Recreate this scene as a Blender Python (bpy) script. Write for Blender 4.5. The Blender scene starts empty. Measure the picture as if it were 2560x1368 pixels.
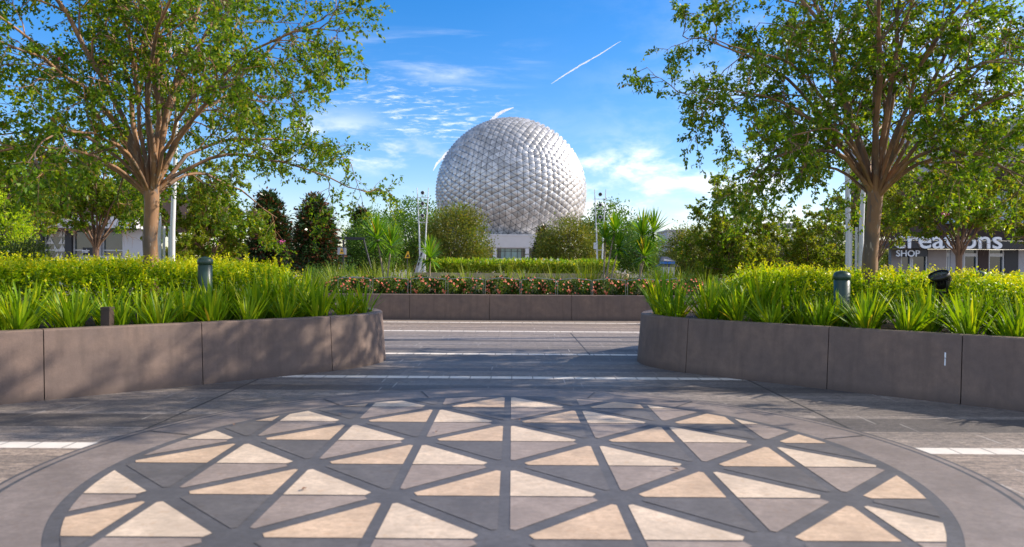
import bpy, bmesh, math, random
import numpy as np
from mathutils import Vector, Matrix

SC = bpy.context.scene
COL = SC.collection
R = math.radians

# ------------------------------------------------------------------ camera
CAM_H = 1.2
PITCH, ROLL = 16 / 1800.0, 0.0066
cd = bpy.data.cameras.new('camera')
cam = bpy.data.objects.new('camera', cd)
COL.objects.link(cam)
cam.matrix_world = (Matrix.Translation((0, 0, CAM_H))
                    @ Matrix.Rotation(math.pi / 2 - PITCH, 4, 'X') @ Matrix.Rotation(ROLL, 4, 'Z'))
cd.sensor_width = 36
cd.lens = 1800 / 2560 * 36
cd.clip_start = 0.05
cd.clip_end = 20000
cd.dof.use_dof = True
cd.dof.focus_distance = 13
cd.dof.aperture_fstop = 2.1
SC.camera = cam

# ------------------------------------------------------------------ light
SUN_EL, SUN_AZ = R(32), R(80)          # azimuth clockwise from +Y
SUN = Vector((math.sin(SUN_AZ) * math.cos(SUN_EL), math.cos(SUN_AZ) * math.cos(SUN_EL), math.sin(SUN_EL)))
sl = bpy.data.lights.new('sun', 'SUN')
sl.energy = 4.6
sl.angle = R(0.6)
sl.color = (1.0, 0.89, 0.76)
so = bpy.data.objects.new('sun', sl)
so.rotation_euler = SUN.to_track_quat('Z', 'Y').to_euler()
so.location = (30, 0, 30)
COL.objects.link(so)
SC.view_settings.view_transform = 'Standard'
SC.view_settings.look = 'None'
SC.view_settings.exposure = 0.66
SC.view_settings.gamma = 1.0

def at(px, py, d):
    """reference-picture measurement (2560 wide) at distance d -> point in the place"""
    u, v = px - 1280, py - 684
    c, s = math.cos(ROLL), math.sin(ROLL)
    u, v = u * c + v * s, -u * s + v * c
    return Vector((u / 1800 * d, d, CAM_H - (v + 16) / 1800 * d))

# ------------------------------------------------------------------ node helpers
class NT:
    def __init__(self, tree):
        self.t = tree
        self.n = tree.nodes
        self.l = tree.links
    def node(self, typ, **kw):
        n = self.n.new(typ)
        for k, v in kw.items():
            setattr(n, k, v)
        return n
    def put(self, sock, v):
        if hasattr(v, 'is_output'):
            self.l.new(v, sock)
        else:
            if isinstance(v, (tuple, list)) and len(v) == 3 and sock.type == 'RGBA':
                v = (*v, 1)
            sock.default_value = v
    def math(self, op, a, b=None, c=None, clamp=False):
        n = self.node('ShaderNodeMath', operation=op, use_clamp=clamp)
        self.put(n.inputs[0], a)
        if b is not None: self.put(n.inputs[1], b)
        if c is not None: self.put(n.inputs[2], c)
        return n.outputs[0]
    def vmath(self, op, a, b=None, scale=None):
        n = self.node('ShaderNodeVectorMath', operation=op)
        self.put(n.inputs[0], a)
        if b is not None: self.put(n.inputs[1], b)
        if scale is not None: self.put(n.inputs['Scale'], scale)
        return n.outputs['Value'] if op in ('DOT_PRODUCT', 'LENGTH', 'DISTANCE') else n.outputs[0]
    def mix(self, f, a, b, blend='MIX'):
        n = self.node('ShaderNodeMix', data_type='RGBA', blend_type=blend)
        self.put(n.inputs[0], f); self.put(n.inputs[6], a); self.put(n.inputs[7], b)
        return n.outputs[2]
    def noise(self, vec, scale, detail=3, rough=0.5, dist=0.0):
        n = self.node('ShaderNodeTexNoise')
        if vec is not None: self.put(n.inputs['Vector'], vec)
        n.inputs['Scale'].default_value = scale
        n.inputs['Detail'].default_value = detail
        n.inputs['Roughness'].default_value = rough
        n.inputs['Distortion'].default_value = dist
        return n.outputs[0]
    def ramp(self, f, stops, interp='LINEAR'):
        n = self.node('ShaderNodeValToRGB')
        cr = n.color_ramp
        cr.interpolation = interp
        while len(cr.elements) < len(stops):
            cr.elements.new(1.0)
        for e, (p, c) in zip(cr.elements, stops):
            e.position = p
            e.color = (c, c, c, 1) if isinstance(c, (int, float)) else (*c, 1)
        self.put(n.inputs[0], f)
        return n.outputs[0]
    def maprange(self, v, a, b, c=0.0, d=1.0, smooth=False):
        n = self.node('ShaderNodeMapRange', interpolation_type='SMOOTHSTEP' if smooth else 'LINEAR')
        for i, x in enumerate((v, a, b, c, d)):
            self.put(n.inputs[i], x)
        return n.outputs[0]
    def mapping(self, vec, scale=(1, 1, 1), loc=(0, 0, 0), rot=(0, 0, 0)):
        n = self.node('ShaderNodeMapping')
        self.put(n.inputs['Vector'], vec)
        n.inputs['Scale'].default_value = scale
        n.inputs['Location'].default_value = loc
        n.inputs['Rotation'].default_value = rot
        return n.outputs[0]

def new_mat(name):
    m = bpy.data.materials.new(name)
    m.use_nodes = True
    t = NT(m.node_tree)
    b = m.node_tree.nodes['Principled BSDF']
    return m, t, b

# ------------------------------------------------------------------ sky
w = bpy.data.worlds.new('World')
SC.world = w
w.use_nodes = True
t = NT(w.node_tree)
bg = w.node_tree.nodes['Background']
sky = t.node('ShaderNodeTexSky', sky_type='NISHITA', sun_disc=False, sun_elevation=SUN_EL,
             sun_rotation=SUN_AZ, altitude=0, air_density=1.0, dust_density=0.4, ozone_density=2.0)
hs = t.node('ShaderNodeHueSaturation')
t.put(hs.inputs['Color'], sky.outputs[0])
hs.inputs['Saturation'].default_value = 1.48
tc = t.node('ShaderNodeTexCoord')
dirv = tc.outputs['Generated']
sep = t.node('ShaderNodeSeparateXYZ')
t.put(sep.inputs[0], dirv)
zz = t.math('ADD', t.math('MAXIMUM', sep.outputs[2], 0.0), 0.07)
comb = t.node('ShaderNodeCombineXYZ')
t.put(comb.inputs[0], t.math('DIVIDE', sep.outputs[0], zz))
t.put(comb.inputs[1], t.math('DIVIDE', sep.outputs[1], zz))
flat = comb.outputs[0]
def patch(px, py, wx, wz):
    """soft window in the sky round one direction: where a bank of cloud drifts"""
    p = at(px, py, 1.0) - Vector((0, 0, CAM_H))
    p.normalize()
    ax = t.math('DIVIDE', t.math('SUBTRACT', sep.outputs[0], p.x), wx)
    az = t.math('DIVIDE', t.math('SUBTRACT', sep.outputs[2], p.z), wz)
    q = t.math('ADD', t.math('MULTIPLY', ax, ax), t.math('MULTIPLY', az, az))
    front = t.math('GREATER_THAN', sep.outputs[1], 0.0)
    return t.math('MULTIPLY', t.math('EXPONENT', t.math('MULTIPLY', q, -1.0)), front)
wisp = t.noise(t.mapping(flat, scale=(0.55, 1.5, 1), rot=(0, 0, 0.12)), 2.2, 8, 0.62, 0.5)
rip = t.noise(t.mapping(flat, scale=(2.6, 4.6, 1), rot=(0, 0, 0.35)), 3.4, 7, 0.66, 0.6)
lump = t.noise(t.mapping(dirv, scale=(1.0, 1.0, 2.3)), 9.0, 8, 0.6, 0.2)
amtA = t.math('ADD', patch(1010, 265, 0.10, 0.035), t.math('MULTIPLY', patch(1130, 320, 0.07, 0.02), 0.9), clamp=True)
cA = t.math('MULTIPLY', t.maprange(rip, 0.46, 0.80, smooth=True), t.math('MULTIPLY', amtA, 0.85))
amtB = t.math('ADD', patch(1090, 150, 0.10, 0.03), t.math('MULTIPLY', patch(1200, 30, 0.06, 0.04), 0.5), clamp=True)
cB = t.math('MULTIPLY', t.maprange(wisp, 0.50, 0.80, smooth=True), t.math('MULTIPLY', amtB, 0.75))
amtC = t.math('ADD', patch(950, 390, 0.085, 0.016), t.math('MULTIPLY', patch(840, 350, 0.07, 0.03), 0.7), clamp=True)
cC = t.math('MULTIPLY', t.maprange(lump, 0.44, 0.64, smooth=True), amtC)
amtD = t.math('ADD', t.math('ADD', patch(1610, 425, 0.13, 0.028), patch(1760, 510, 0.24, 0.05)), patch(2380, 360, 0.24, 0.17), clamp=True)
cD = t.math('MULTIPLY', t.maprange(lump, 0.42, 0.68, smooth=True), amtD)
amtE = t.math('MULTIPLY', t.maprange(sep.outputs[2], 0.30, 0.0, smooth=True), 0.30)
cE = t.math('MULTIPLY', t.maprange(lump, 0.5, 0.75, smooth=True), amtE)
# unseen broken cloud, added behind the viewer and overhead for whiter fill light
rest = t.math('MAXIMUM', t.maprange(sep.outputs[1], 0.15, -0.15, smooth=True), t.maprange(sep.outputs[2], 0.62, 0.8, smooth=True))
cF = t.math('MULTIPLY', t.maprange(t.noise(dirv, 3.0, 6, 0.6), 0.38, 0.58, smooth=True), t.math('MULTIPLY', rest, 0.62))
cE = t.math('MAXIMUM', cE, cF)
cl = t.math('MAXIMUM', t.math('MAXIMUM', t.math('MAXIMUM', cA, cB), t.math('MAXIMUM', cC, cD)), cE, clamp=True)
shade = t.noise(t.mapping(dirv, scale=(1, 1, 2.0), loc=(0.3, 0, 0.04)), 13.0, 5, 0.55)
cloudcol = t.mix(t.maprange(shade, 0.48, 0.68, smooth=True), (7.6, 7.5, 7.4), (4.4, 4.9, 5.8))
blue = t.mix(1.0, hs.outputs[0], (0.98, 0.89, 1.02), 'MULTIPLY')
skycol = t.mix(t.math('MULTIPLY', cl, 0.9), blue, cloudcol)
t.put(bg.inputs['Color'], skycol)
bg.inputs['Strength'].default_value = 0.135

# ------------------------------------------------------------------ materials
def plain(name, col, rough=0.6, metal=0.0, var=0.12, scale=6.0, bump=0.0, spec=None):
    m, t, b = new_mat(name)
    tc = t.node('ShaderNodeTexCoord')
    n = t.noise(tc.outputs['Object'], scale, 4, 0.6)
    f = t.maprange(n, 0.25, 0.75)
    lo = tuple(c * (1 - var) for c in col)
    hi = tuple(min(1, c * (1 + var)) for c in col)
    t.put(b.inputs['Base Color'], t.mix(f, lo, hi))
    b.inputs['Roughness'].default_value = rough
    b.inputs['Metallic'].default_value = metal
    if spec is not None:
        b.inputs['Specular IOR Level'].default_value = spec
    if bump:
        bn = t.node('ShaderNodeBump')
        bn.inputs['Strength'].default_value = bump
        bn.inputs['Distance'].default_value = 0.01
        t.put(bn.inputs['Height'], t.noise(tc.outputs['Object'], scale * 6, 4, 0.6))
        t.l.new(bn.outputs[0], b.inputs['Normal'])
    return m

def leaf_mat(name, stops, trans=0.4, tint=(1.25, 1.2, 0.45), rough=0.42, clump=None, cscale=1.2):
    m, t, b = new_mat(name)
    geo = t.node('ShaderNodeNewGeometry')
    col = t.ramp(geo.outputs['Random Per Island'], stops)
    if clump is not None:
        tc = t.node('ShaderNodeTexCoord')
        n = t.noise(tc.outputs['Object'], cscale, 3, 0.6)
        col = t.mix(t.maprange(n, 0.48, 0.70, 0.0, 0.8), col, clump)
    t.put(b.inputs['Base Color'], col)
    b.inputs['Roughness'].default_value = rough
    b.inputs['Specular IOR Level'].default_value = 0.35
    tr = t.node('ShaderNodeBsdfTranslucent')
    t.put(tr.inputs[0], t.mix(1.0, col, tint, 'MULTIPLY'))
    mx = t.node('ShaderNodeMixShader')
    mx.inputs[0].default_value = trans
    t.l.new(b.outputs[0], mx.inputs[1])
    t.l.new(tr.outputs[0], mx.inputs[2])
    out = m.node_tree.nodes['Material Output']
    t.l.new(mx.outputs[0], out.inputs[0])
    return m

M = {}
M['myrtle_leaf'] = leaf_mat('myrtle_leaf', [(0.0, (0.055, 0.125, 0.008)), (0.45, (0.125, 0.235, 0.010)),
                            (0.80, (0.22, 0.33, 0.012)), (0.95, (0.36, 0.38, 0.016)), (1.0, (0.20, 0.10, 0.03))], 0.55)
M['young_leaf'] = leaf_mat('young_leaf', [(0.0, (0.085, 0.16, 0.010)), (0.5, (0.16, 0.27, 0.014)),
                            (0.85, (0.29, 0.34, 0.018)), (1.0, (0.30, 0.16, 0.03))], 0.55, clump=(0.27, 0.27, 0.02), cscale=0.9)
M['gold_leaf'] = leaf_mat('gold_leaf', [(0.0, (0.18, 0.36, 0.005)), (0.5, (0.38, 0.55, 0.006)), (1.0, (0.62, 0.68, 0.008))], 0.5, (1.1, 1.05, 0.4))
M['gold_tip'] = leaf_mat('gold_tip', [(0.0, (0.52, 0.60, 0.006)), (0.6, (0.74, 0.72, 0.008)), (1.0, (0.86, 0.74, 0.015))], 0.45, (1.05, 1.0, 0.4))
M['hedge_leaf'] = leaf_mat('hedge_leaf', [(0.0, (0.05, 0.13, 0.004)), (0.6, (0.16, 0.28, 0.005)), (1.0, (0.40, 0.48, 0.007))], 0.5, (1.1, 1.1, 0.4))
M['bush_leaf'] = leaf_mat('bush_leaf', [(0.0, (0.07, 0.115, 0.014)), (0.5, (0.14, 0.19, 0.024)), (0.85, (0.22, 0.23, 0.03)), (1.0, (0.26, 0.16, 0.04))], 0.42, clump=(0.20, 0.18, 0.03), cscale=0.7)
M['green_leaf'] = leaf_mat('green_leaf', [(0.0, (0.045, 0.115, 0.02)), (0.6, (0.10, 0.21, 0.028)), (1.0, (0.20, 0.31, 0.035))], 0.42)
M['dark_leaf'] = leaf_mat('dark_leaf', [(0.0, (0.035, 0.07, 0.012)), (0.6, (0.08, 0.13, 0.02)), (1.0, (0.15, 0.19, 0.025))], 0.32)
M['magnolia_leaf'] = leaf_mat('magnolia_leaf', [(0.0, (0.020, 0.048, 0.012)), (0.72, (0.036, 0.080, 0.020)), (0.76, (0.10, 0.040, 0.018)), (1.0, (0.20, 0.075, 0.035))], 0.15, rough=0.3)
M['strap_leaf'] = leaf_mat('strap_leaf', [(0.0, (0.08, 0.19, 0.006)), (0.45, (0.20, 0.35, 0.008)), (0.82, (0.40, 0.50, 0.010)), (0.93, (0.60, 0.55, 0.03)), (1.0, (0.42, 0.22, 0.06))], 0.45, (1.15, 1.1, 0.3), rough=0.5)
M['grass_leaf'] = leaf_mat('grass_leaf', [(0.0, (0.13, 0.22, 0.015)), (0.6, (0.27, 0.36, 0.02)), (1.0, (0.50, 0.45, 0.06))], 0.4)
M['yucca_leaf'] = leaf_mat('yucca_leaf', [(0.0, (0.06, 0.19, 0.010)), (0.6, (0.17, 0.36, 0.015)), (0.93, (0.34, 0.46, 0.03)), (1.0, (0.55, 0.33, 0.04))], 0.4)
M['rose_leaf'] = leaf_mat('rose_leaf', [(0.0, (0.025, 0.06, 0.010)), (0.7, (0.065, 0.13, 0.014)), (1.0, (0.14, 0.17, 0.02))], 0.3)
M['rose_petal'] = leaf_mat('rose_petal', [(0.0, (0.88, 0.19, 0.12)), (0.6, (0.90, 0.33, 0.20)), (1.0, (0.92, 0.58, 0.38))], 0.3, (1, 1, 1))
M['pink_petal'] = leaf_mat('pink_petal', [(0.0, (0.7, 0.10, 0.35)), (1.0, (0.8, 0.25, 0.5))], 0.3, (1, 1, 1))
M['dry_leaf'] = leaf_mat('dry_leaf', [(0.0, (0.08, 0.035, 0.015)), (0.6, (0.18, 0.09, 0.04)), (1.0, (0.34, 0.20, 0.09))], 0.1, (1, 1, 1))
M['white_petal'] = plain('white_petal', (0.8, 0.78, 0.7), 0.6)
M['cane'] = plain('cane', (0.30, 0.24, 0.17), 0.85, var=0.3, scale=14, bump=0.4)
M['young_bark'] = plain('young_bark', (0.17, 0.10, 0.06), 0.8, var=0.4, scale=5)
M['twig'] = plain('twig', (0.10, 0.075, 0.055), 0.9, var=0.3)
M['mulch'] = plain('mulch', (0.035, 0.019, 0.012), 0.95, var=0.6, scale=22, bump=1.0)
M['white_paint'] = plain('white_paint', (0.60, 0.61, 0.61), 0.35, var=0.04)
M['rail_metal'] = plain('rail_metal', (0.30, 0.31, 0.31), 0.3, 0.6, var=0.08)
M['dark_metal'] = plain('dark_metal', (0.018, 0.016, 0.018), 0.42, var=0.2)
M['brown_metal'] = plain('brown_metal', (0.055, 0.036, 0.028), 0.55, var=0.2)
M['lens'] = plain('lens', (0.03, 0.035, 0.04), 0.1, var=0.1)
M['green_paint'] = plain('green_paint', (0.030, 0.062, 0.045), 0.38, var=0.25, scale=9)
M['grey_panel'] = plain('grey_panel', (0.36, 0.36, 0.38), 0.55, var=0.10, scale=0.8)
M['fascia_grey'] = plain('fascia_grey', (0.40, 0.39, 0.41), 0.6, var=0.08, scale=0.5)
M['tan_panel'] = plain('tan_panel', (0.30, 0.26, 0.24), 0.7, var=0.15, scale=1.5)
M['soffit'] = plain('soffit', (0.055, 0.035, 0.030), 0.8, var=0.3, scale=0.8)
M['black_panel'] = plain('black_panel', (0.012, 0.013, 0.018), 0.45)
M['white_wall'] = plain('white_wall', (0.58, 0.565, 0.565), 0.6, var=0.05, scale=0.6)
M['sign_white'] = plain('sign_white', (0.82, 0.84, 0.86), 0.4, var=0.02)
M['blue_band'] = plain('blue_band', (0.02, 0.16, 0.52), 0.4, var=0.08)
M['yellow_sign'] = plain('yellow_sign', (0.75, 0.42, 0.02), 0.5, var=0.06)
M['roof_slate'] = plain('roof_slate', (0.10, 0.11, 0.14), 0.7, var=0.15, scale=3)
M['awning_blue'] = plain('awning_blue', (0.36, 0.50, 0.62), 0.35, var=0.1, scale=0.7)
M['wood_door'] = plain('wood_door', (0.16, 0.06, 0.025), 0.6, var=0.3, scale=3)
M['shell_dark'] = plain('shell_dark', (0.035, 0.037, 0.042), 0.6)

def glass_mat(name, col, rough=0.06):
    m, t, b = new_mat(name)
    tc = t.node('ShaderNodeTexCoord')
    n = t.noise(tc.outputs['Object'], 0.7, 3)
    t.put(b.inputs['Base Color'], t.mix(n, tuple(c * 0.5 for c in col), tuple(c * 1.5 for c in col)))
    b.inputs['Roughness'].default_value = rough
    b.inputs['Specular IOR Level'].default_value = 0.8
    return m
M['glass'] = glass_mat('glass', (0.05, 0.065, 0.075))
M['teal_glass'] = glass_mat('teal_glass', (0.16, 0.30, 0.31))
M['dark_glass'] = glass_mat('dark_glass', (0.018, 0.03, 0.035))

def bark_mat():
    m, t, b = new_mat('myrtle_bark')
    tc = t.node('ShaderNodeTexCoord')
    v = t.mapping(tc.outputs['Object'], scale=(1, 1, 0.28))
    n1 = t.noise(v, 13, 5, 0.62, 0.8)
    n2 = t.noise(v, 5, 3, 0.5, 0.4)
    c = t.ramp(n2, [(0.34, (0.12, 0.085, 0.060)), (0.50, (0.25, 0.135, 0.065)), (0.66, (0.38, 0.205, 0.095))])
    c = t.mix(t.maprange(n1, 0.56, 0.66, smooth=True), c, (0.13, 0.10, 0.085))
    n3 = t.noise(v, 26, 3, 0.5)
    c = t.mix(t.maprange(n3, 0.62, 0.70), c, (0.34, 0.28, 0.22))
    t.put(b.inputs['Base Color'], c)
    b.inputs['Roughness'].default_value = 0.7
    bn = t.node('ShaderNodeBump')
    bn.inputs['Strength'].default_value = 0.4
    bn.inputs['Distance'].default_value = 0.01
    t.put(bn.inputs['Height'], n1)
    t.l.new(bn.outputs[0], b.inputs['Normal'])
    return m
M['bark'] = bark_mat()

def concrete_mat(name, col, warm):
    m, t, b = new_mat(name)
    tc = t.node('ShaderNodeTexCoord')
    o = tc.outputs['Object']
    n1 = t.noise(o, 2.6, 5, 0.62, 0.5)
    n2 = t.noise(o, 9, 5, 0.68)
    n3 = t.noise(o, 90, 2, 0.5)
    c = t.mix(t.maprange(n1, 0.40, 0.66), col, warm)
    c = t.mix(t.maprange(n2, 0.40, 0.70, 0.0, 0.5), c, tuple(x * 0.62 for x in col))
    c = t.mix(t.maprange(n3, 0.3, 0.7, 0.0, 0.22), c, tuple(x * 0.5 for x in col))
    streak = t.noise(t.mapping(o, scale=(6, 6, 0.35)), 2.0, 4, 0.6)
    c = t.mix(t.maprange(streak, 0.50, 0.70, 0.0, 0.4), c, tuple(x * 0.55 for x in col))
    sp = t.node('ShaderNodeSeparateXYZ')
    t.put(sp.inputs[0], o)
    low = t.math('ADD', sp.outputs[2], t.math('MULTIPLY', n2, 0.06))
    c = t.mix(t.maprange(low, 0.13, 0.03, 0.0, 0.7), c, tuple(x * 0.45 for x in col))   # splash dirt along the foot
    t.put(b.inputs['Base Color'], c)
    b.inputs['Roughness'].default_value = 0.72
    bn = t.node('ShaderNodeBump')
    bn.inputs['Strength'].default_value = 0.18
    bn.inputs['Distance'].default_value = 0.004
    t.put(bn.inputs['Height'], n3)
    t.l.new(bn.outputs[0], b.inputs['Normal'])
    return m
M['concrete'] = concrete_mat('concrete', (0.175, 0.125, 0.102), (0.235, 0.160, 0.121))
M['tan_concrete'] = concrete_mat('tan_concrete', (0.56, 0.42, 0.30), (0.64, 0.48, 0.34))

def stone_mat(name, col, var=0.28, speck=0.42):
    m, t, b = new_mat(name)
    tc = t.node('ShaderNodeTexCoord')
    o = tc.outputs['Object']
    n1 = t.noise(o, 3.0, 4, 0.6)
    n2 = t.noise(o, 34, 6, 0.85)
    n3 = t.noise(o, 17, 5, 0.75)
    n4 = t.noise(o, 2.4, 6, 0.72, 0.6)
    c = t.mix(t.maprange(n1, 0.3, 0.7), tuple(x * (1 - var) for x in col), tuple(x * (1 + var * 0.6) for x in col))
    c = t.mix(t.maprange(n2, 0.42, 0.62, 0.0, speck), c, tuple(x * 0.45 for x in col))
    c = t.mix(t.maprange(n3, 0.56, 0.70, 0.0, speck * 1.2), c, (col[0] * 0.8, col[1] * 0.62, col[2] * 0.45))
    c = t.mix(t.maprange(n4, 0.50, 0.76, 0.0, 0.55), c, tuple(x * 0.55 for x in col))
    n5 = t.noise(t.mapping(o, scale=(9, 16, 1)), 1.4, 5, 0.8)
    c = t.mix(t.maprange(n5, 0.44, 0.62, 0.0, 0.5), c, tuple(x * 0.55 for x in col))
    t.put(b.inputs['Base Color'], c)
    b.inputs['Roughness'].default_value = 0.6
    bn = t.node('ShaderNodeBump')
    bn.inputs['Strength'].default_value = 0.15
    bn.inputs['Distance'].default_value = 0.003
    t.put(bn.inputs['Height'], n2)
    t.l.new(bn.outputs[0], b.inputs['Normal'])
    return m
M['tile_cream'] = stone_mat('tile_cream', (0.68, 0.535, 0.395))
M['tile_tan'] = stone_mat('tile_tan', (0.62, 0.445, 0.30))
M['tile_mid'] = stone_mat('tile_mid', (0.32, 0.255, 0.215))
M['tile_dark'] = stone_mat('tile_dark', (0.132, 0.120, 0.116))
M['tile_band'] = stone_mat('tile_band', (0.108, 0.103, 0.106))
M['ring_stone'] = stone_mat('ring_stone', (0.245, 0.200, 0.175))
M['ring_line'] = stone_mat('ring_line', (0.075, 0.076, 0.082))

def plaza_mat():
    m, t, b = new_mat('plaza_pavers')
    tc = t.node('ShaderNodeTexCoord')
    o = tc.outputs['Object']
    sp = t.node('ShaderNodeSeparateXYZ')
    t.put(sp.inputs[0], o)
    X, Y = sp.outputs[0], sp.outputs[1]
    Y0, Y1 = 0.0, 20.0
    f = t.maprange(Y, Y0, Y1)
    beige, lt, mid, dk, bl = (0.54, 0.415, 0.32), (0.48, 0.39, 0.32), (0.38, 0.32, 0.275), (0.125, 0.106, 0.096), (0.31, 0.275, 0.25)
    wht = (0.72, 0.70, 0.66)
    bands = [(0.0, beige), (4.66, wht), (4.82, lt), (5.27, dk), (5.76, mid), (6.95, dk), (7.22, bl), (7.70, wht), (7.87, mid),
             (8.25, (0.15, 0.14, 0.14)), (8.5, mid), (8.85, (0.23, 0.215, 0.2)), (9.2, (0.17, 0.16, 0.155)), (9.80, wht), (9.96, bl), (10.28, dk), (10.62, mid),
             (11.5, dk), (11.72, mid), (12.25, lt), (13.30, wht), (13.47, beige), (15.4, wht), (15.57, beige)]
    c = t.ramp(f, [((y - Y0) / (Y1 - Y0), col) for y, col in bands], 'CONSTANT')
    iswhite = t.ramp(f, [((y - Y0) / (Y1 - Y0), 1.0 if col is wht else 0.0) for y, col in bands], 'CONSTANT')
    br = t.node('ShaderNodeTexBrick')
    br.offset = 0.37
    br.inputs['Scale'].default_value = 1.0
    br.inputs['Brick Width'].default_value = 0.62
    br.inputs['Row Height'].default_value = 0.155
    br.inputs['Mortar Size'].default_value = 0.005
    br.inputs['Mortar Smooth'].default_value = 0.3
    br.inputs['Color1'].default_value = (0.80, 0.80, 0.80, 1)
    br.inputs['Color2'].default_value = (1.15, 1.13, 1.10, 1)
    br.inputs['Mortar'].default_value = (0.42, 0.41, 0.40, 1)
    t.put(br.inputs['Vector'], o)
    c = t.mix(0.85, c, br.outputs['Color'], 'MULTIPLY')
    rowi = t.math('FLOOR', t.math('DIVIDE', Y, 0.155))
    wn = t.node('ShaderNodeTexWhiteNoise', noise_dimensions='1D')
    t.put(wn.inputs['W'], rowi)
    rowv = t.maprange(wn.outputs['Value'], 0.0, 1.0, 0.66, 1.28)
    rc = t.node('ShaderNodeCombineColor')
    for k_ in range(3): t.put(rc.inputs[k_], rowv)
    c = t.mix(0.8, c, rc.outputs[0], 'MULTIPLY')
    smear = t.noise(t.mapping(o, scale=(0.5, 5.0, 1)), 1.5, 5, 0.7)
    c = t.mix(t.maprange(smear, 0.56, 0.75, 0.0, 0.5), c, (0.06, 0.055, 0.052))
    # poured, un-jointed aggregate between the planters and the medallion
    wob = t.noise(t.mapping(o, scale=(0.25, 1, 1)), 1.6, 4, 0.6)
    c = t.mix(t.maprange(wob, 0.35, 0.65, 0.0, 0.35), c, (0.165, 0.143, 0.13))
    n2 = t.noise(o, 58, 4, 0.8)
    c = t.mix(t.maprange(n2, 0.38, 0.62, 0.0, 0.55), c, (0.045, 0.043, 0.045))
    n3 = t.noise(o, 75, 3, 0.8)
    c = t.mix(t.maprange(n3, 0.60, 0.68, 0.0, 0.5), c, (0.50, 0.47, 0.43))
    n5 = t.noise(t.mapping(o, scale=(8, 26, 1)), 1.3, 5, 0.82)
    c = t.mix(t.maprange(n5, 0.42, 0.60, 0.0, 0.7), c, (0.055, 0.050, 0.048))
    n6 = t.noise(t.mapping(o, scale=(11, 30, 1)), 1.7, 4, 0.8)
    c = t.mix(t.maprange(n6, 0.56, 0.70, 0.0, 0.45), c, (0.46, 0.40, 0.34))
    spots = t.noise(o, 2.3, 4, 0.65, 0.6)
    c = t.mix(t.maprange(spots, 0.66, 0.74, 0.0, 0.45), c, (0.05, 0.047, 0.045))
    cw = t.mix(t.maprange(t.noise(o, 8, 4, 0.6), 0.4, 0.8, 0.0, 0.45), (0.70, 0.64, 0.56), (0.46, 0.41, 0.36))
    c = t.mix(iswhite, c, cw)
    # sawn joints running away from the viewer
    def line(x0, y0, y1, hw):
        d = t.math('LESS_THAN', t.math('ABSOLUTE', t.math('SUBTRACT', X, x0)), hw)
        s = t.math('MULTIPLY', t.math('GREATER_THAN', Y, y0), t.math('LESS_THAN', Y, y1))
        return t.math('MULTIPLY', d, s)
    ln = t.math('ADD', t.math('ADD', line(-2.67, 4.0, 8.2, 0.011), line(2.55, 4.0, 8.2, 0.011)),
                t.math('ADD', line(1.08, 9.9, 13.2, 0.011), t.math('ADD', line(-3.0, 12.0, 15.5, 0.011), line(3.2, 14.0, 16.2, 0.011))), clamp=True)
    # cross joints of the small white setts
    fx = t.math('FRACT', t.math('DIVIDE', X, 0.226))
    sett = t.math('MULTIPLY', t.math('LESS_THAN', fx, 0.05), iswhite)
    ln = t.math('ADD', ln, t.math('MULTIPLY', sett, 0.7), clamp=True)
    # pale mortar ticks between staggered pavers
    rowb = t.math('FLOOR', t.math('DIVIDE', Y, 0.31))
    wb = t.node('ShaderNodeTexWhiteNoise', noise_dimensions='1D')
    t.put(wb.inputs['W'], rowb)
    fx2 = t.math('FRACT', t.math('ADD', t.math('DIVIDE', X, 0.95), wb.outputs['Value']))
    tick = t.math('MULTIPLY', t.math('LESS_THAN', fx2, 0.012), t.math('SUBTRACT', 1.0, iswhite))
    c = t.mix(t.math('MULTIPLY', tick, t.maprange(t.noise(o, 1.1, 2), 0.44, 0.62, 0.0, 0.45)), c, (0.62, 0.58, 0.53))
    c = t.mix(ln, c, (0.03, 0.029, 0.028))
    t.put(b.inputs['Base Color'], c)
    t.put(b.inputs['Roughness'], t.maprange(wob, 0.3, 0.7, 0.5, 0.75))
    b.inputs['Specular IOR Level'].default_value = 0.4
    bn = t.node('ShaderNodeBump')
    bn.inputs['Strength'].default_value = 0.35
    bn.inputs['Distance'].default_value = 0.004
    t.put(bn.inputs['Height'], n2)
    t.l.new(bn.outputs[0], b.inputs['Normal'])
    return m
M['plaza'] = plaza_mat()

def panel_mat():
    m, t, b = new_mat('sphere_panel')
    geo = t.node('ShaderNodeNewGeometry')
    c = t.ramp(geo.outputs['Random Per Island'], [(0.0, (0.36, 0.357, 0.352)), (0.5, (0.50, 0.495, 0.487)), (1.0, (0.68, 0.672, 0.66))])
    t.put(b.inputs['Base Color'], c)
    b.inputs['Metallic'].default_value = 0.45
    b.inputs['Roughness'].default_value = 0.34
    return m
M['sphere_panel'] = panel_mat()

# ------------------------------------------------------------------ object helpers
def link(name, me, mat=None, parent=None, loc=None):
    o = bpy.data.objects.new(name, me)
    COL.objects.link(o)
    if mat is not None and me is not None:
        for mm in (mat if isinstance(mat, (list, tuple)) else [mat]):
            me.materials.append(M[mm])
    if parent is not None:
        o.parent = parent
    if loc is not None:
        o.location = loc
    return o

def tag(o, label, cat, group=None, kind=None):
    if label: o['label'] = label
    if cat: o['category'] = cat
    if group: o['group'] = group
    if kind: o['kind'] = kind
    return o

def thing(name, label, cat, loc=(0, 0, 0), rz=0.0, group=None, scale=1.0):
    o = bpy.data.objects.new(name, None)
    COL.objects.link(o)
    o.location = loc
    o.rotation_euler = (0, 0, rz)
    o.scale = (scale,) * 3 if not isinstance(scale, (tuple, list)) else scale
    o.empty_display_size = 0.2
    return tag(o, label, cat, group)

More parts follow.
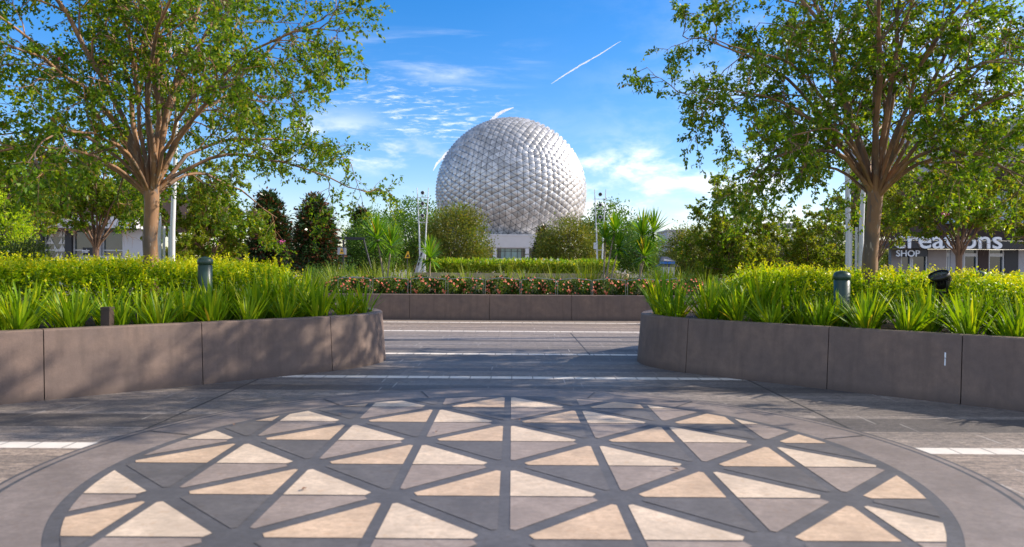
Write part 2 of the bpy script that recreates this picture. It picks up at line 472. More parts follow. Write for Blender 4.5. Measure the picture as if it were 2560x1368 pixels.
def dup(root, loc, rz, label, group=None, scale=1.0):
    r = root.copy()
    COL.objects.link(r)
    r.location = loc
    r.rotation_euler = (0, 0, rz)
    r.scale = (scale,) * 3 if not isinstance(scale, (tuple, list)) else scale
    r['label'] = label
    if group: r['group'] = group
    for ch in [o for o in COL.objects if o.parent is root]:
        c = ch.copy()
        COL.objects.link(c)
        c.parent = r
        for g in [o for o in COL.objects if o.parent is ch]:
            d = g.copy()
            COL.objects.link(d)
            d.parent = c
    return r

def mesh_np(name, V, F, smooth=False):
    """V (n,3), F (m,k) all of one size"""
    V = np.asarray(V, dtype=np.float32)
    F = np.asarray(F, dtype=np.int32)
    me = bpy.data.meshes.new(name)
    me.vertices.add(len(V))
    me.vertices.foreach_set('co', V.ravel())
    k = F.shape[1]
    me.loops.add(F.size)
    me.loops.foreach_set('vertex_index', F.ravel())
    me.polygons.add(len(F))
    me.polygons.foreach_set('loop_start', np.arange(0, F.size, k, dtype=np.int32))
    me.polygons.foreach_set('loop_total', np.full(len(F), k, dtype=np.int32))
    if smooth:
        me.polygons.foreach_set('use_smooth', np.ones(len(F), dtype=bool))
    me.update(calc_edges=True)
    me.validate()
    return me

class MB:
    """gathers simple shapes into one mesh"""
    def __init__(self):
        self.v, self.f, self.s, self.m = [], [], [], []
    def add(self, vs, fs, smooth=False, mi=0):
        k = len(self.v)
        self.v += [tuple(p) for p in vs]
        self.f += [tuple(i + k for i in f) for f in fs]
        self.s += [smooth] * len(fs)
        self.m += [mi] * len(fs)
        return self
    def box(self, c, s, rz=0.0, mat=None, mi=0):
        x, y, z = s[0] / 2, s[1] / 2, s[2] / 2
        vs = [Vector(p) for p in [(-x, -y, -z), (x, -y, -z), (x, y, -z), (-x, y, -z), (-x, -y, z), (x, -y, z), (x, y, z), (-x, y, z)]]
        mt = mat if mat is not None else Matrix.Rotation(rz, 3, 'Z')
        vs = [mt @ p + Vector(c) for p in vs]
        return self.add(vs, [(0, 3, 2, 1), (4, 5, 6, 7), (0, 1, 5, 4), (1, 2, 6, 5), (2, 3, 7, 6), (3, 0, 4, 7)], False, mi)
    def tube(self, pts, rad, sides=8, caps=True, mi=0):
        pts = [Vector(p) for p in pts]
        n = len(pts)
        rad = [rad] * n if isinstance(rad, (int, float)) else rad
        vs, fs = [], []
        prev = None
        for i, p in enumerate(pts):
            d = (pts[min(i + 1, n - 1)] - pts[max(i - 1, 0)]).normalized()
            if prev is None:
                a = d.orthogonal().normalized()
            else:
                a = (prev - d * prev.dot(d)).normalized()
            prev = a
            b = d.cross(a)
            for k in range(sides):
                th = 2 * math.pi * k / sides
                vs.append(p + (a * math.cos(th) + b * math.sin(th)) * rad[i])
        for i in range(n - 1):
            for k in range(sides):
                k2 = (k + 1) % sides
                fs.append((i * sides + k, i * sides + k2, (i + 1) * sides + k2, (i + 1) * sides + k))
        self.add(vs, fs, True, mi)
        if caps:
            self.add(vs[:sides], [tuple(reversed(range(sides)))], False, mi)
            self.add(vs[-sides:], [tuple(range(sides))], False, mi)
        return self
    def lathe(self, prof, c=(0, 0, 0), seg=28, mat=None, mi=0):
        vs, fs = [], []
        for r, z in prof:
            for k in range(seg):
                th = 2 * math.pi * k / seg
                vs.append(Vector((r * math.cos(th), r * math.sin(th), z)))
        for i in range(len(prof) - 1):
            for k in range(seg):
                k2 = (k + 1) % seg
                fs.append((i * seg + k, i * seg + k2, (i + 1) * seg + k2, (i + 1) * seg + k))
        if mat is not None:
            vs = [mat @ p for p in vs]
        vs = [p + Vector(c) for p in vs]
        return self.add(vs, fs, True, mi)
    def prism(self, poly, z0, z1, mi=0):
        n = len(poly)
        vs = [(x, y, z0) for x, y in poly] + [(x, y, z1) for x, y in poly]
        fs = [tuple(reversed(range(n))), tuple(range(n, 2 * n))]
        fs += [(i, (i + 1) % n, n + (i + 1) % n, n + i) for i in range(n)]
        return self.add(vs, fs, False, mi)
    def build(self, name, mats, parent=None, loc=None):
        me = bpy.data.meshes.new(name)
        me.from_pydata(self.v, [], self.f)
        me.polygons.foreach_set('use_smooth', self.s)
        me.polygons.foreach_set('material_index', self.m)
        me.update()
        return link(name, me, mats, parent, loc)

def unit(v):
    return v / np.maximum(np.linalg.norm(v, axis=-1, keepdims=True), 1e-9)

def leaves_np(P, D, rng, ln, wd, fold=0.25, up=0.35):
    """pointed leaves: two facets along a midrib; P base points, D growing directions"""
    n = len(P)
    D = unit(D)
    N = rng.normal(size=(n, 3))
    N[:, 2] += up * 3
    S = unit(np.cross(D, N))
    N = unit(np.cross(S, D))
    L = (ln * rng.uniform(0.7, 1.3, n))[:, None]
    Wd = (wd * rng.uniform(0.75, 1.25, n))[:, None] * 0.5
    a = P
    m = P + D * L * 0.48 - N * L * 0.04
    l = m + S * Wd + N * Wd * fold
    r = m - S * Wd + N * Wd * fold
    tip = P + D * L - N * L * 0.14
    V = np.stack([a, r, tip, l], axis=1).reshape(-1, 3)
    F = np.arange(4 * n).reshape(-1, 4)
    return V, F

def leaf_object(name, P, D, rng, ln, wd, mat, parent, fold=0.25, up=0.35):
    V, F = leaves_np(np.asarray(P), np.asarray(D), rng, ln, wd, fold, up)
    return link(name, mesh_np(name, V, F), mat, parent)

# ------------------------------------------------------------------ branching trees
class Wood:
    def __init__(self):
        self.V, self.F, self.n = [], [], 0
    def tube(self, pts, r, sides):
        pts = np.asarray(pts)
        n = len(pts)
        tg = np.gradient(pts, axis=0)
        tg = unit(tg)
        ref = np.array([0.31, 0.87, 0.38])
        a = unit(np.cross(tg, ref))
        b = np.cross(tg, a)
        th = np.linspace(0, 2 * np.pi, sides, endpoint=False)
        ring = a[:, None, :] * np.cos(th)[None, :, None] + b[:, None, :] * np.sin(th)[None, :, None]
        V = pts[:, None, :] + ring * np.asarray(r)[:, None, None]
        i = np.arange(n - 1)[:, None] * sides
        k = np.arange(sides)[None, :]
        k2 = (k + 1) % sides
        F = np.stack([i + k, i + k2, i + sides + k2, i + sides + k], axis=-1).reshape(-1, 4) + self.n
        self.V.append(V.reshape(-1, 3))
        self.F.append(F)
        self.n += n * sides
    def mesh(self, name):
        return mesh_np(name, np.concatenate(self.V), np.concatenate(self.F), True)

def bez(p0, p1, p2, n):
    s = np.linspace(0, 1, n)[:, None]
    return (1 - s) ** 2 * p0 + 2 * s * (1 - s) * p1 + s ** 2 * p2

def grow_tree(seed, fork, trunk_r, limbs, cen, rx, rz, n1=9, n2=7, n3=4, nleaf=9, lean=(8, 84), trunk_lean=(0, 0), sub=1.0, low=None):
    """trunk that forks into many upswept limbs; returns wood, leaf base points, leaf directions"""
    rng = np.random.default_rng(seed)
    W = Wood()
    cen = np.array(cen, float)
    zs = np.linspace(0, 1, 9)
    tl = np.array([trunk_lean[0], trunk_lean[1], fork])
    tp = zs[:, None] * tl[None, :]
    tp[1:-1, :2] += rng.normal(0, trunk_r * 0.10, (7, 2))
    tr = trunk_r * (1.0 - 0.16 * zs)
    tr[0] *= 1.35; tr[1] *= 1.12; tr[-1] *= 1.12; tr[-2] *= 1.04
    W.tube(tp, tr, 14)
    P, D = [], []
    rad = np.array([rx, rx, rz])
    for i in range(limbs):
        az = i * 2.39996 + rng.uniform(-0.35, 0.35)
        q = ((i + 0.5) / limbs) ** 0.8
        ph = math.radians(lean[0] + (lean[1] - lean[0]) * q + rng.uniform(-5, 5))
        d = np.array([math.cos(az) * math.sin(ph), math.sin(az) * math.sin(ph), math.cos(ph)])
        p0 = tl + np.array([math.cos(az), math.sin(az), 0]) * trunk_r * 0.5 - np.array([0, 0, rng.uniform(0.02, 0.22)]) * trunk_r * 4 * q
        # distance to the crown's envelope
        o = (p0 - cen) / rad
        dd = d / rad
        A, B, C = dd @ dd, 2 * o @ dd, o @ o - 1
        disc = B * B - 4 * A * C
        L = ((-B + math.sqrt(disc)) / (2 * A) if disc > 0 else rx) * rng.uniform(0.80, 1.0)
        L = max(L, 0.35 * rx)
        up = np.array([0, 0, 1.0])
        p2 = p0 + d * L
        p1 = p0 + unit(d * 0.55 + up * 0.55) * L * 0.58
        p2 = p2 - up * 0.10 * L * math.sin(ph) ** 2
        n = 12
        c = bez(p0, p1, p2, n)
        c[2:-1] += np.cumsum(rng.normal(0, 0.012 * L, (n - 3, 3)), axis=0) * 0.8
        r0 = trunk_r * rng.uniform(0.24, 0.42) * (1.08 - 0.45 * q)
        s = np.linspace(0, 1, n)
        W.tube(c, r0 * (1 - s) ** 0.8 + 0.004, 7)
        m1 = max(3, int(n1 * L / rx))
        for j in range(m1):
            tt = 0.22 + 0.78 * (j + rng.uniform(0, 1)) / m1
            x = tt * (n - 1)
            k = min(int(x), n - 2)
            b0 = c[k] + (c[k + 1] - c[k]) * (x - k)
            tang = unit(c[k + 1] - c[k])
            side = unit(np.cross(tang, rng.normal(size=3)))
            bd = unit(tang * rng.uniform(0.4, 0.9) + side * rng.uniform(0.5, 1.0) + up * rng.uniform(-0.15, 0.25))
            bl = sub * L * rng.uniform(0.20, 0.36) * (1.15 - 0.45 * tt)
            m = 6
            b2 = b0 + bd * bl
            b1 = b0 + unit(bd + tang * 0.5) * bl * 0.5
            cb = bez(b0, b1, b2 - up * bl * rng.uniform(0.0, 0.18), m)
            cb[1:-1] += rng.normal(0, 0.025 * bl, (m - 2, 3))
            rb = max(0.006, r0 * (1 - tt) ** 0.8 * 0.55)
            s2 = np.linspace(0, 1, m)
            W.tube(cb, rb * (1 - s2 * 0.8) + 0.001, 5)
            for h in range(n2):
                t2 = 0.2 + 0.8 * (h + rng.uniform(0, 1)) / n2
                x = t2 * (m - 1)
                k = min(int(x), m - 2)
                g0 = cb[k] + (cb[k + 1] - cb[k]) * (x - k)
                tg = unit(cb[k + 1] - cb[k])
                sd = unit(np.cross(tg, rng.normal(size=3)))
                gd = unit(tg * 0.7 + sd * 0.85 + up * rng.uniform(-0.45, 0.25))
                gl = sub * rng.uniform(0.16, 0.34) * rx * 0.42
                g1 = g0 + gd * gl * 0.5
                g2 = g0 + gd * gl - up * gl * rng.uniform(0.05, 0.35)
                cg = np.stack([g0, g1, g2])
                W.tube(cg, [rb * 0.35 + 0.0022, rb * 0.2 + 0.0018, 0.0012], 3)
                for e in range(n3):
                    t3 = 0.25 + 0.75 * (e + rng.uniform(0, 1)) / n3
                    base = g0 + (g2 - g0) * t3
                    ed = unit(unit(g2 - g0) * 0.8 + rng.normal(0, 0.55, 3) - up * 0.1)
                    el = rng.uniform(0.4, 0.9) * gl * 0.55
                    q2 = (np.arange(nleaf) + rng.uniform(0, 1, nleaf)) / nleaf
                    pp = base[None, :] + ed[None, :] * (q2 * el)[:, None]
                    pp = pp + rng.normal(0, 0.008, pp.shape)
                    ld = unit(ed[None, :] * 0.6 + rng.normal(0, 0.8, (nleaf, 3)) - up * 0.25)
                    P.append(pp)
                    D.append(ld)
    return W, np.concatenate(P), np.concatenate(D), rng

def clump_crown(seed, rx, rz, nclump, per, spread, cone=0.0, hollow=0.45):
    """leaf clumps through an egg- or cone-shaped crown sitting on z=0"""
    rng = np.random.default_rng(seed)
    C = []
    while len(C) < nclump:
        p = rng.uniform(-1, 1, 3)
        rr = np.linalg.norm(p)
        if rr > 1 or rr < hollow * rng.uniform(0, 1.2):
            continue
        hz = (p[2] + 1) / 2
        if cone:
            s = (1 - hz) ** 0.75 * 1.15 + 0.05
            p[:2] *= s / max(math.sqrt(max(1 - p[2] ** 2, 0.02)), 0.35) * (1 - 0.0)
            if np.hypot(p[0], p[1]) > s * 1.1:
                continue
        C.append(p)
    C = np.array(C)
    sz = rng.uniform(0.6, 1.4, nclump)
    K = C * np.array([rx, rx, rz]) * 0.92 + np.array([0, 0, rz])
    idx = np.repeat(np.arange(nclump), (per * sz).astype(int))
    off = rng.normal(0, 1, (len(idx), 3)) * (spread * sz[idx])[:, None] * np.array([1, 1, 0.8])
    P = K[idx] + off
    D = unit(unit(off) + unit(C[idx] + 1e-6) * 0.6 + rng.normal(0, 0.5, off.shape) + np.array([0, 0, 0.1]))
    return K, P, D, rng

# ================================================================== SETTING
# ground sheet to the horizon
me = bpy.data.meshes.new('plaza_ground')
me.from_pydata([(-6000, -60, 0), (6000, -60, 0), (6000, 9000, 0), (-6000, 9000, 0)], [], [(0, 1, 2, 3)])
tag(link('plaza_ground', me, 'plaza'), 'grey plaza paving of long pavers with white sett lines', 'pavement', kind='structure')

# medallion of triangular stones let into the plaza
MC = Vector((-0.03, 4.33))
def clip_circle(poly, rad, n=120):
    out = poly
    for i in range(n):
        th = 2 * math.pi * i / n
        nx, ny = math.cos(th), math.sin(th)
        src, out = out, []
        for j in range(len(src)):
            a, b = src[j], src[(j + 1) % len(src)]
            da, db = a[0] * nx + a[1] * ny - rad, b[0] * nx + b[1] * ny - rad
            if da <= 0: out.append(a)
            if (da < 0 < db) or (db < 0 < da):
                s = da / (da - db)
                out.append((a[0] + (b[0] - a[0]) * s, a[1] + (b[1] - a[1]) * s))
        if len(out) < 3:
            return None
    return out

def clip_half(poly, nx, ny, lim):
    out = []
    for j in range(len(poly)):
        a, b = poly[j], poly[(j + 1) % len(poly)]
        da, db = a[0] * nx + a[1] * ny - lim, b[0] * nx + b[1] * ny - lim
        if da <= 0: out.append(a)
        if (da < 0 < db) or (db < 0 < da):
            q = da / (da - db)
            out.append((a[0] + (b[0] - a[0]) * q, a[1] + (b[1] - a[1]) * q))
    return out

def inset(poly, ds):
    """poly counter-clockwise, ds inward distance of each edge i->i+1"""
    n = len(poly)
    ls = []
    for i in range(n):
        a, b = Vector(poly[i]), Vector(poly[(i + 1) % n])
        d = (b - a).normalized()
        nn = Vector((-d.y, d.x))
        ls.append((a + nn * ds[i], d))
    out = []
    for i in range(n):
        p, d = ls[i - 1]
        q, e = ls[i]
        det = d.x * -e.y + e.x * d.y
        r = q - p
        s = (r.x * -e.y + e.x * r.y) / det
        out.append(tuple(p + d * s))
    return out

def build_medallion():
    mb = MB()
    seg = 160
    def annulus(r0, r1, z, mi):
        vs, fs = [], []
        for k in range(seg):
            th = 2 * math.pi * k / seg
            vs += [(r0 * math.cos(th), r0 * math.sin(th), z), (r1 * math.cos(th), r1 * math.sin(th), z)]
        for k in range(seg):
            k2 = (k + 1) % seg
            fs.append((2 * k, 2 * k + 1, 2 * k2 + 1, 2 * k2))
        mb.add(vs, fs, False, mi)
    disc = [(2.34 * math.cos(2 * math.pi * k / seg), 2.34 * math.sin(2 * math.pi * k / seg), 0.004) for k in range(seg)]
    mb.add(disc, [tuple(range(seg))], False, 4)
    annulus(2.34, 2.345, 0.004, 6)
    annulus(2.345, 2.70, 0.004, 5)
    annulus(2.70, 2.725, 0.004, 6)
    annulus(2.725, 2.765, 0.004, 5)
    annulus(2.765, 2.785, 0.004, 6)
    a, r = 1.186, 0.593
    for k in range(-5, 5):
        for m in range(-4, 5):
            x0 = (m + (0.5 if k % 2 else 0.0)) * a
            y0, y1 = k * r, (k + 1) * r
            tri = []
            # triangle pointing away from the viewer: warm stones
            A, B, C, Mid = (x0 + a / 2, y1), (x0, y0), (x0 + a, y0), (x0 + a / 2, y0)
            tri.append(([B, Mid, A], [0.009, 0.029, 0.042], 1, (A, B)))
            tri.append(([Mid, C, A], [0.009, 0.042, 0.029], 0, (A, C)))
            # triangle pointing to the viewer: grey stones
            A, B, C, Mid = (x0, y0), (x0 - a / 2, y1), (x0 + a / 2, y1), (x0, y1)
            tri.append(([A, Mid, B], [0.029, 0.009, 0.042], 3, (A, B)))
            tri.append(([A, C, Mid], [0.042, 0.009, 0.029], 2, (A, C)))
            for poly, ds, mi, nodes in tri:
                p = inset(poly, ds)
                cx_, cy_ = sum(q[0] for q in poly) / 3, sum(q[1] for q in poly) / 3
                for nd in nodes:                       # corners cut back from the octagonal hubs
                    ux, uy = cx_ - nd[0], cy_ - nd[1]
                    L_ = math.hypot(ux, uy)
                    p = clip_half(p, -ux / L_, -uy / L_, -(nd[0] * ux + nd[1] * uy) / L_ - 0.125)
                p = clip_circle(p, 2.275)
                if p:
                    mb.add([(x, y, 0.0065) for x, y in p], [tuple(range(len(p)))], False, mi)
    # hairline joints across the ring
    for deg in (18, 52, 72, 108, 128, 162):
        d = Vector((math.cos(R(deg)), math.sin(R(deg))))
        q = Vector((-d.y, d.x)) * 0.006
        p0, p1 = d * 2.35, d * 2.695
        mb.add([(*(p0 - q), 0.008), (*(p1 - q), 0.008), (*(p1 + q), 0.008), (*(p0 + q), 0.008)], [(3, 2, 1, 0)], False, 6)
    o = mb.build('paving_medallion', ['tile_cream', 'tile_tan', 'tile_mid', 'tile_dark', 'tile_band', 'ring_stone', 'ring_line'], None, (MC.x, MC.y, 0))
    tag(o, 'round paving medallion of cream and grey triangular stones', 'pavement', kind='structure')
build_medallion()

# ------------------------------------------------------------------ planters
def smooth_path(pts, closed=True, step=0.06):
    n = len(pts)
    out = []
    for i in range(n if closed else n - 1):
        p = [Vector(pts[(i + k) % n]) if closed else Vector(pts[min(max(i + k, 0), n - 1)]) for k in (-1, 0, 1, 2)]
        m = max(2, int((p[2] - p[1]).length / step))
        for j in range(m):
            s = j / m
            s2, s3 = s * s, s * s * s
            out.append(0.5 * ((2 * p[1]) + (-p[0] + p[2]) * s + (2 * p[0] - 5 * p[1] + 4 * p[2] - p[3]) * s2 + (-p[0] + 3 * p[1] - 3 * p[2] + p[3]) * s3))
    if not closed:
        out.append(Vector(pts[-1]))
    return out

def normals_of(path, closed=True):
    n = len(path)
    out = []
    for i in range(n):
        a = path[(i - 1) % n] if closed else path[max(i - 1, 0)]
        b = path[(i + 1) % n] if closed else path[min(i + 1, n - 1)]
        d = (b - a).normalized()
        out.append(Vector((d.y, -d.x)))      # right-hand side of travel
    return out

def planter(name, label, path, nrm, joints, h, soil_z, mat='concrete', thick=0.13, batter=0.05, closed=True, group=None):
    """path: outer foot line, nrm: outward normals; joints: path indices where panels meet"""
    c = sum(path, Vector((0, 0))) / len(path)
    root = thing(name, label, 'planter', (c.x, c.y, 0), group=group)
    n = len(path)
    js = sorted(set(j % n for j in joints))
    rngs = [(js[i], js[(i + 1) % len(js)]) for i in range(len(js))] if closed else [(js[i], js[i + 1]) for i in range(len(js) - 1)]
    for a, b in rngs:
        idx = list(range(a, b + 1)) if b > a else list(range(a, n)) + list(range(0, b + 1))
        prof = [(0.0, 0.0), (-batter * 0.96, h - 0.012), (-batter - 0.012, h), (-batter - thick, h), (-batter - thick, soil_z - 0.12)]
        vs, fs = [], []
        tot = len(idx)
        for q, i in enumerate(idx):
            p, nn = path[i] - c, nrm[i]
            sh = Vector((0, 0))
            if q == 0: sh = (path[idx[1]] - path[i]).normalized() * 0.004
            if q == tot - 1: sh = (path[idx[-2]] - path[i]).normalized() * 0.004
            for o, z in prof:
                vs.append((p.x + nn.x * o + sh.x, p.y + nn.y * o + sh.y, z))
        k = len(prof)
        for q in range(tot - 1):
            for e in range(k - 1):
                fs.append((q * k + e, (q + 1) * k + e, (q + 1) * k + e + 1, q * k + e + 1))
        fs.append(tuple(range(k)))
        fs.append(tuple(reversed(range((tot - 1) * k, tot * k))))
        MB().add(vs, fs).build('panel', mat, root)
    # soil
    poly = [path[i] - nrm[i] * (batter + thick - 0.01) - c for i in range(n)]
    bm = bmesh.new()
    f = bm.faces.new([bm.verts.new((p.x, p.y, soil_z)) for p in poly])
    bmesh.ops.triangulate(bm, faces=[f])
    me = bpy.data.meshes.new('soil')
    bm.to_mesh(me)
    bm.free()
    link('soil', me, 'mulch', root)
    return root

SIDE_PTS = [(6.9, 3.75), (5.7, 4.83), (4.35, 6.10), (3.15, 7.18), (2.25, 8.00), (1.80, 8.52), (1.62, 9.05), (1.70, 9.62), (2.02, 10.25), (2.7, 11.15), (3.7, 12.1),
            (5.2, 12.9), (7.2, 13.4), (9.6, 13.0), (11.5, 11.2), (11.6, 8.6), (10.2, 5.6), (8.6, 3.6)]
def near(path, p):
    return min(range(len(path)), key=lambda i: (path[i] - Vector(p)).length)

PLANT = {}
for sgn, side in ((-1, 'left'), (1, 'right')):
    path = smooth_path([(x * sgn, y) for x, y in SIDE_PTS])
    nr = normals_of(path)
    c0 = sum(path, Vector((0, 0))) / len(path)
    if sum((p - c0).dot(q) for p, q in zip(path, nr)) < 0:
        nr = [-q for q in nr]
    jl = [(5.2, 5.3), (4.1, 6.35), (3.1, 7.25), (2.06, 8.2), (2.0, 10.2), (3.2, 11.6), (4.8, 12.7), (6.5, 13.3), (9.0, 13.2), (11, 11.9), (11.6, 9), (10.6, 6), (8.8, 3.7), (6.6, 4)] if sgn < 0 else \
         [(5.0, 5.5), (4.0, 6.4), (3.15, 7.17), (1.99, 8.24), (2.0, 10.2), (3.2, 11.6), (4.8, 12.7), (6.5, 13.3), (9.0, 13.2), (11, 11.9), (11.6, 9), (10.6, 6), (8.8, 3.7), (6.6, 4)]
    js = [near(path, (x * sgn, y)) for x, y in jl]
    lab = ('brown concrete planter with faint dappled light under the left big tree' if sgn < 0 else
           'grey shaded concrete planter with a chalky drip under the right big tree')
    root = planter('concrete_planter', lab, path, nr, js, 0.62, 0.55)
    PLANT[sgn] = (path, nr)
    if sgn > 0:      # chalky drip on one panel
        i = near(path, (3.87, 6.42))
        nn = nr[i]
        tt = Vector((-nn.y, nn.x))
        mb = MB()
        for za, zb_, wv in ((0.452, 0.405, 0.006), (0.398, 0.335, 0.005)):
            qs = []
            for z_, sg in ((za, -1), (za, 1), (zb_, 1), (zb_, -1)):
                p_ = path[i] + nn * (0.003 - 0.05 * 0.96 * z_ / 0.608) + tt * wv * sg - Vector(root.location[:2])
                qs.append((p_.x, p_.y, z_))
            mb.add(qs, [(0, 1, 2, 3)])
        mb.build('drip_mark', 'sign_white', root)

# far planter across the view
fp = smooth_path([(-6.2, 17.6), (-5.6, 16.8), (-4.6, 16.36), (-3.2, 16.26), (0, 16.22), (3.2, 16.32), (4.6, 16.45), (5.6, 16.95), (6.2, 17.8), (6.0, 20.5), (4, 22.5), (0, 23), (-4, 22.5), (-6, 20.5)])
fn = normals_of(fp)
cc = sum(fp, Vector((0, 0))) / len(fp)
if sum((p - cc).dot(q) for p, q in zip(fp, fn)) < 0:
    fn = [-q for q in fn]
fj = [near(fp, (x, 16.3)) for x in (-6.1, -4.2, -2.33, -0.49, 1.38, 3.3, 5.2)] + [near(fp, p) for p in ((6.0, 20.5), (2, 23), (-2, 23), (-6, 20.5))]
planter('concrete_planter', 'long straight concrete planter holding the coral rose bed', fp, fn, fj, 0.575, 0.48, batter=0.02)

# upper terrace wall in the far planter
def terrace():
    root = thing('terrace_planter', 'low tan retaining wall behind the roses holding the middle hedge', 'planter', (0.2, 19.6, 0.46))
    path = smooth_path([(-3.0, 0.75), (-2.7, 0.15), (-2.0, 0), (0, -0.03), (2.2, 0), (2.8, 0.15), (3.1, 0.75), (2.6, 1.9), (0, 2.1), (-2.6, 1.9)])
    nr = normals_of(path)
    if sum(p.dot(q) for p, q in zip(path, nr)) < 0:
        nr = [-q for q in nr]
    vs, fs = [], []
    prof = [(0, -0.1), (0, 0.57), (-0.14, 0.57), (-0.14, 0.40)]
    n = len(path)
    for p, q in zip(path, nr):
        for o, z in prof:
            vs.append((p.x + q.x * o, p.y + q.y * o, z))
    for i in range(n):
        for e in range(3):
            j = (i + 1) % n
            fs.append((i * 4 + e, j * 4 + e, j * 4 + e + 1, i * 4 + e + 1))
    MB().add(vs, fs).build('wall', 'tan_concrete', root)
    MB().add([(p.x - q.x * 0.13, p.y - q.y * 0.13, 0.5) for p, q in zip(path, nr)], [tuple(range(n))]).build('soil', 'mulch', root)
terrace()

# ------------------------------------------------------------------ strap-leaf clumps
def strap_mesh(seed, nbl, h, wd, spread, name='leaves', curl=0.55):
    rng = np.random.default_rng(seed)
    V, F, k = [], [], 0
    for i in range(nbl):
        az = rng.uniform(0, 2 * math.pi)
        q = (i + 0.5) / nbl
        lean = math.radians(4 + spread * q + rng.uniform(-5, 5))
        L = h * rng.uniform(0.75, 1.15)
        out = np.array([math.cos(az), math.sin(az), 0])
        sd = np.array([-math.sin(az), math.cos(az), 0])
        tw = rng.uniform(-0.6, 0.6)
        sd = sd * math.cos(tw) + out * math.sin(tw)
        base = out * rng.uniform(0.0, 0.05) + sd * rng.normal(0, 0.03)
        ns = 6
        pos = base.copy()
        ang = lean
        ww = wd * rng.uniform(0.7, 1.2)
        row = []
        for s in range(ns + 1):
            u = s / ns
            wv = ww * (0.55 + 0.9 * u) if u < 0.4 else ww * (0.91 * (1 - ((u - 0.4) / 0.6) ** 1.8) + 0.02)
            nrm = out * math.cos(ang) - np.array([0, 0, 1]) * math.sin(ang)
            row.append((pos - sd * wv / 2 + nrm * wv * 0.12, pos, pos + sd * wv / 2 + nrm * wv * 0.12))
            pos = pos + (out * math.sin(ang) + np.array([0, 0, 1]) * math.cos(ang)) * (L / ns)
            ang += curl * (0.4 + q) * rng.uniform(0.5, 1.4) / ns * (0.3 + u * 1.6)
        for a in row:
            V += list(a)
        for s in range(ns):
            for e in range(2):
                F.append((k + s * 3 + e, k + s * 3 + e + 1, k + s * 3 + 3 + e + 1, k + s * 3 + 3 + e))
        k += 3 * (ns + 1)
    return mesh_np(name, np.array(V), np.array(F), True)

ORD = ['first', 'second', 'third', 'fourth', 'fifth', 'sixth', 'seventh', 'eighth', 'ninth', 'tenth', 'eleventh', 'twelfth', 'thirteenth', 'fourteenth', 'fifteenth', 'sixteenth', 'seventeenth', 'eighteenth']
strap = []
for s in range(6):
    me = strap_mesh(100 + s, 44 + 4 * (s % 3), 0.40, 0.027, 43, 'strap_leaf_plant', 0.42)
    me.materials.append(M['strap_leaf'])
    strap.append(me)

def soil_row(sgn, inset_d, start, step, count, wob=0.05, seed=1):
    """points along the planter's front, walking from the path end outward"""
    rng = random.Random(seed)
    path, nr = PLANT[sgn]
    i = near(path, (1.64 * sgn, 9.3))
    ordered = path[i::-1] if near(path, (3 * sgn, 7.3)) < i else path[i:] + path[:i]
    ix = list(range(i, -1, -1)) if near(path, (3 * sgn, 7.3)) < i else [(i + k) % len(path) for k in range(len(path))]
    pts, acc, nxt = [], 0.0, start
    prev = None
    for k in ix:
        p = path[k] - nr[k] * inset_d
        if prev is not None:
            acc += (p - prev).length
        prev = p
        if acc >= nxt:
            pts.append(p + Vector((rng.uniform(-wob, wob), rng.uniform(-wob, wob))))
            nxt += step * rng.uniform(0.9, 1.12)
            if len(pts) >= count:
                break
    return pts

def litter(sgn, label):
    rng = np.random.default_rng(70 + sgn)
    path, nr = PLANT[sgn]
    x = rng.uniform(1.6, 7.5, 4000) * sgn
    y = rng.uniform(4.5, 10.5, 4000)
    k = in_poly(x, y, [(p.x, p.y) for p in path])
    x, y = x[k], y[k]
    d = dist_path(x, y, path)
    k = (d > 0.2) & (d < 1.0)
    x, y = x[k], y[k]
    P = np.stack([x, y, np.full(len(x), 0.556)], 1)
    D = rng.normal(0, 1, (len(x), 3)) * np.array([1, 1, 0.25])
    V, F = leaves_np(P, D, rng, 0.055, 0.016, 0.2, 1.0)
    o = link('leaf_litter', mesh_np('leaf_litter', V, F), 'dry_leaf')
    tag(o, label, 'leaf litter', kind='stuff')
rnd = random.Random(5)
for sgn, side, wallname in ((-1, 'left', 'dappled brown planter'), (1, 'right', 'grey shaded planter')):
    rows = [(0.33, 0.05, 0.42, 13), (0.72, 0.24, 0.40, 14), (1.03, 0.12, 0.40, 14)]
    for r_i, (ins, st, step, cnt) in enumerate(rows):
        for k, p in enumerate(soil_row(sgn, ins, st, step, cnt, seed=11 * r_i + sgn + 3)):
            me = strap[rnd.randrange(6)]
            o = link('strap_leaf_plant', me)
            o.location = (p.x, p.y, 0.545)
            sc = rnd.uniform(0.84, 1.18) * (1.0, 1.05, 1.12)[r_i] * (1.28 if k < 3 else 1.0)
            o.scale = (sc, sc, sc * rnd.uniform(0.92, 1.1))
            o.rotation_euler = (rnd.uniform(-0.13, 0.13), rnd.uniform(-0.13, 0.13), rnd.uniform(0, 6.28))
            if r_i == 0:
                lab = '%s green strap-leaf clump from the path along the rim of the %s' % (ORD[k], wallname)
            elif r_i == 1:
                lab = '%s green strap-leaf clump from the path in the second row of the %s' % (ORD[k], wallname)
            else:
                lab = '%s green strap-leaf clump from the path in the row against the %s hedge' % (ORD[k], wallname)
            tag(o, lab, 'plant', 'strap-leaf clumps in the two front planters')

# ------------------------------------------------------------------ golden hedges
def in_poly(px, py, poly):
    res = np.zeros(len(px), bool)
    n = len(poly)
    for i in range(n):
        x0, y0 = poly[i]
        x1, y1 = poly[(i + 1) % n]
        c = ((y0 > py) != (y1 > py)) & (px < (x1 - x0) * (py - y0) / (y1 - y0 + 1e-12) + x0)
        res ^= c
    return res

def dist_path(px, py, path):
    q = np.array([(p.x, p.y) for p in path[::2]])
    return np.sqrt(((np.stack([px, py], 1)[:, None, :] - q[None]) ** 2).sum(-1)).min(1)

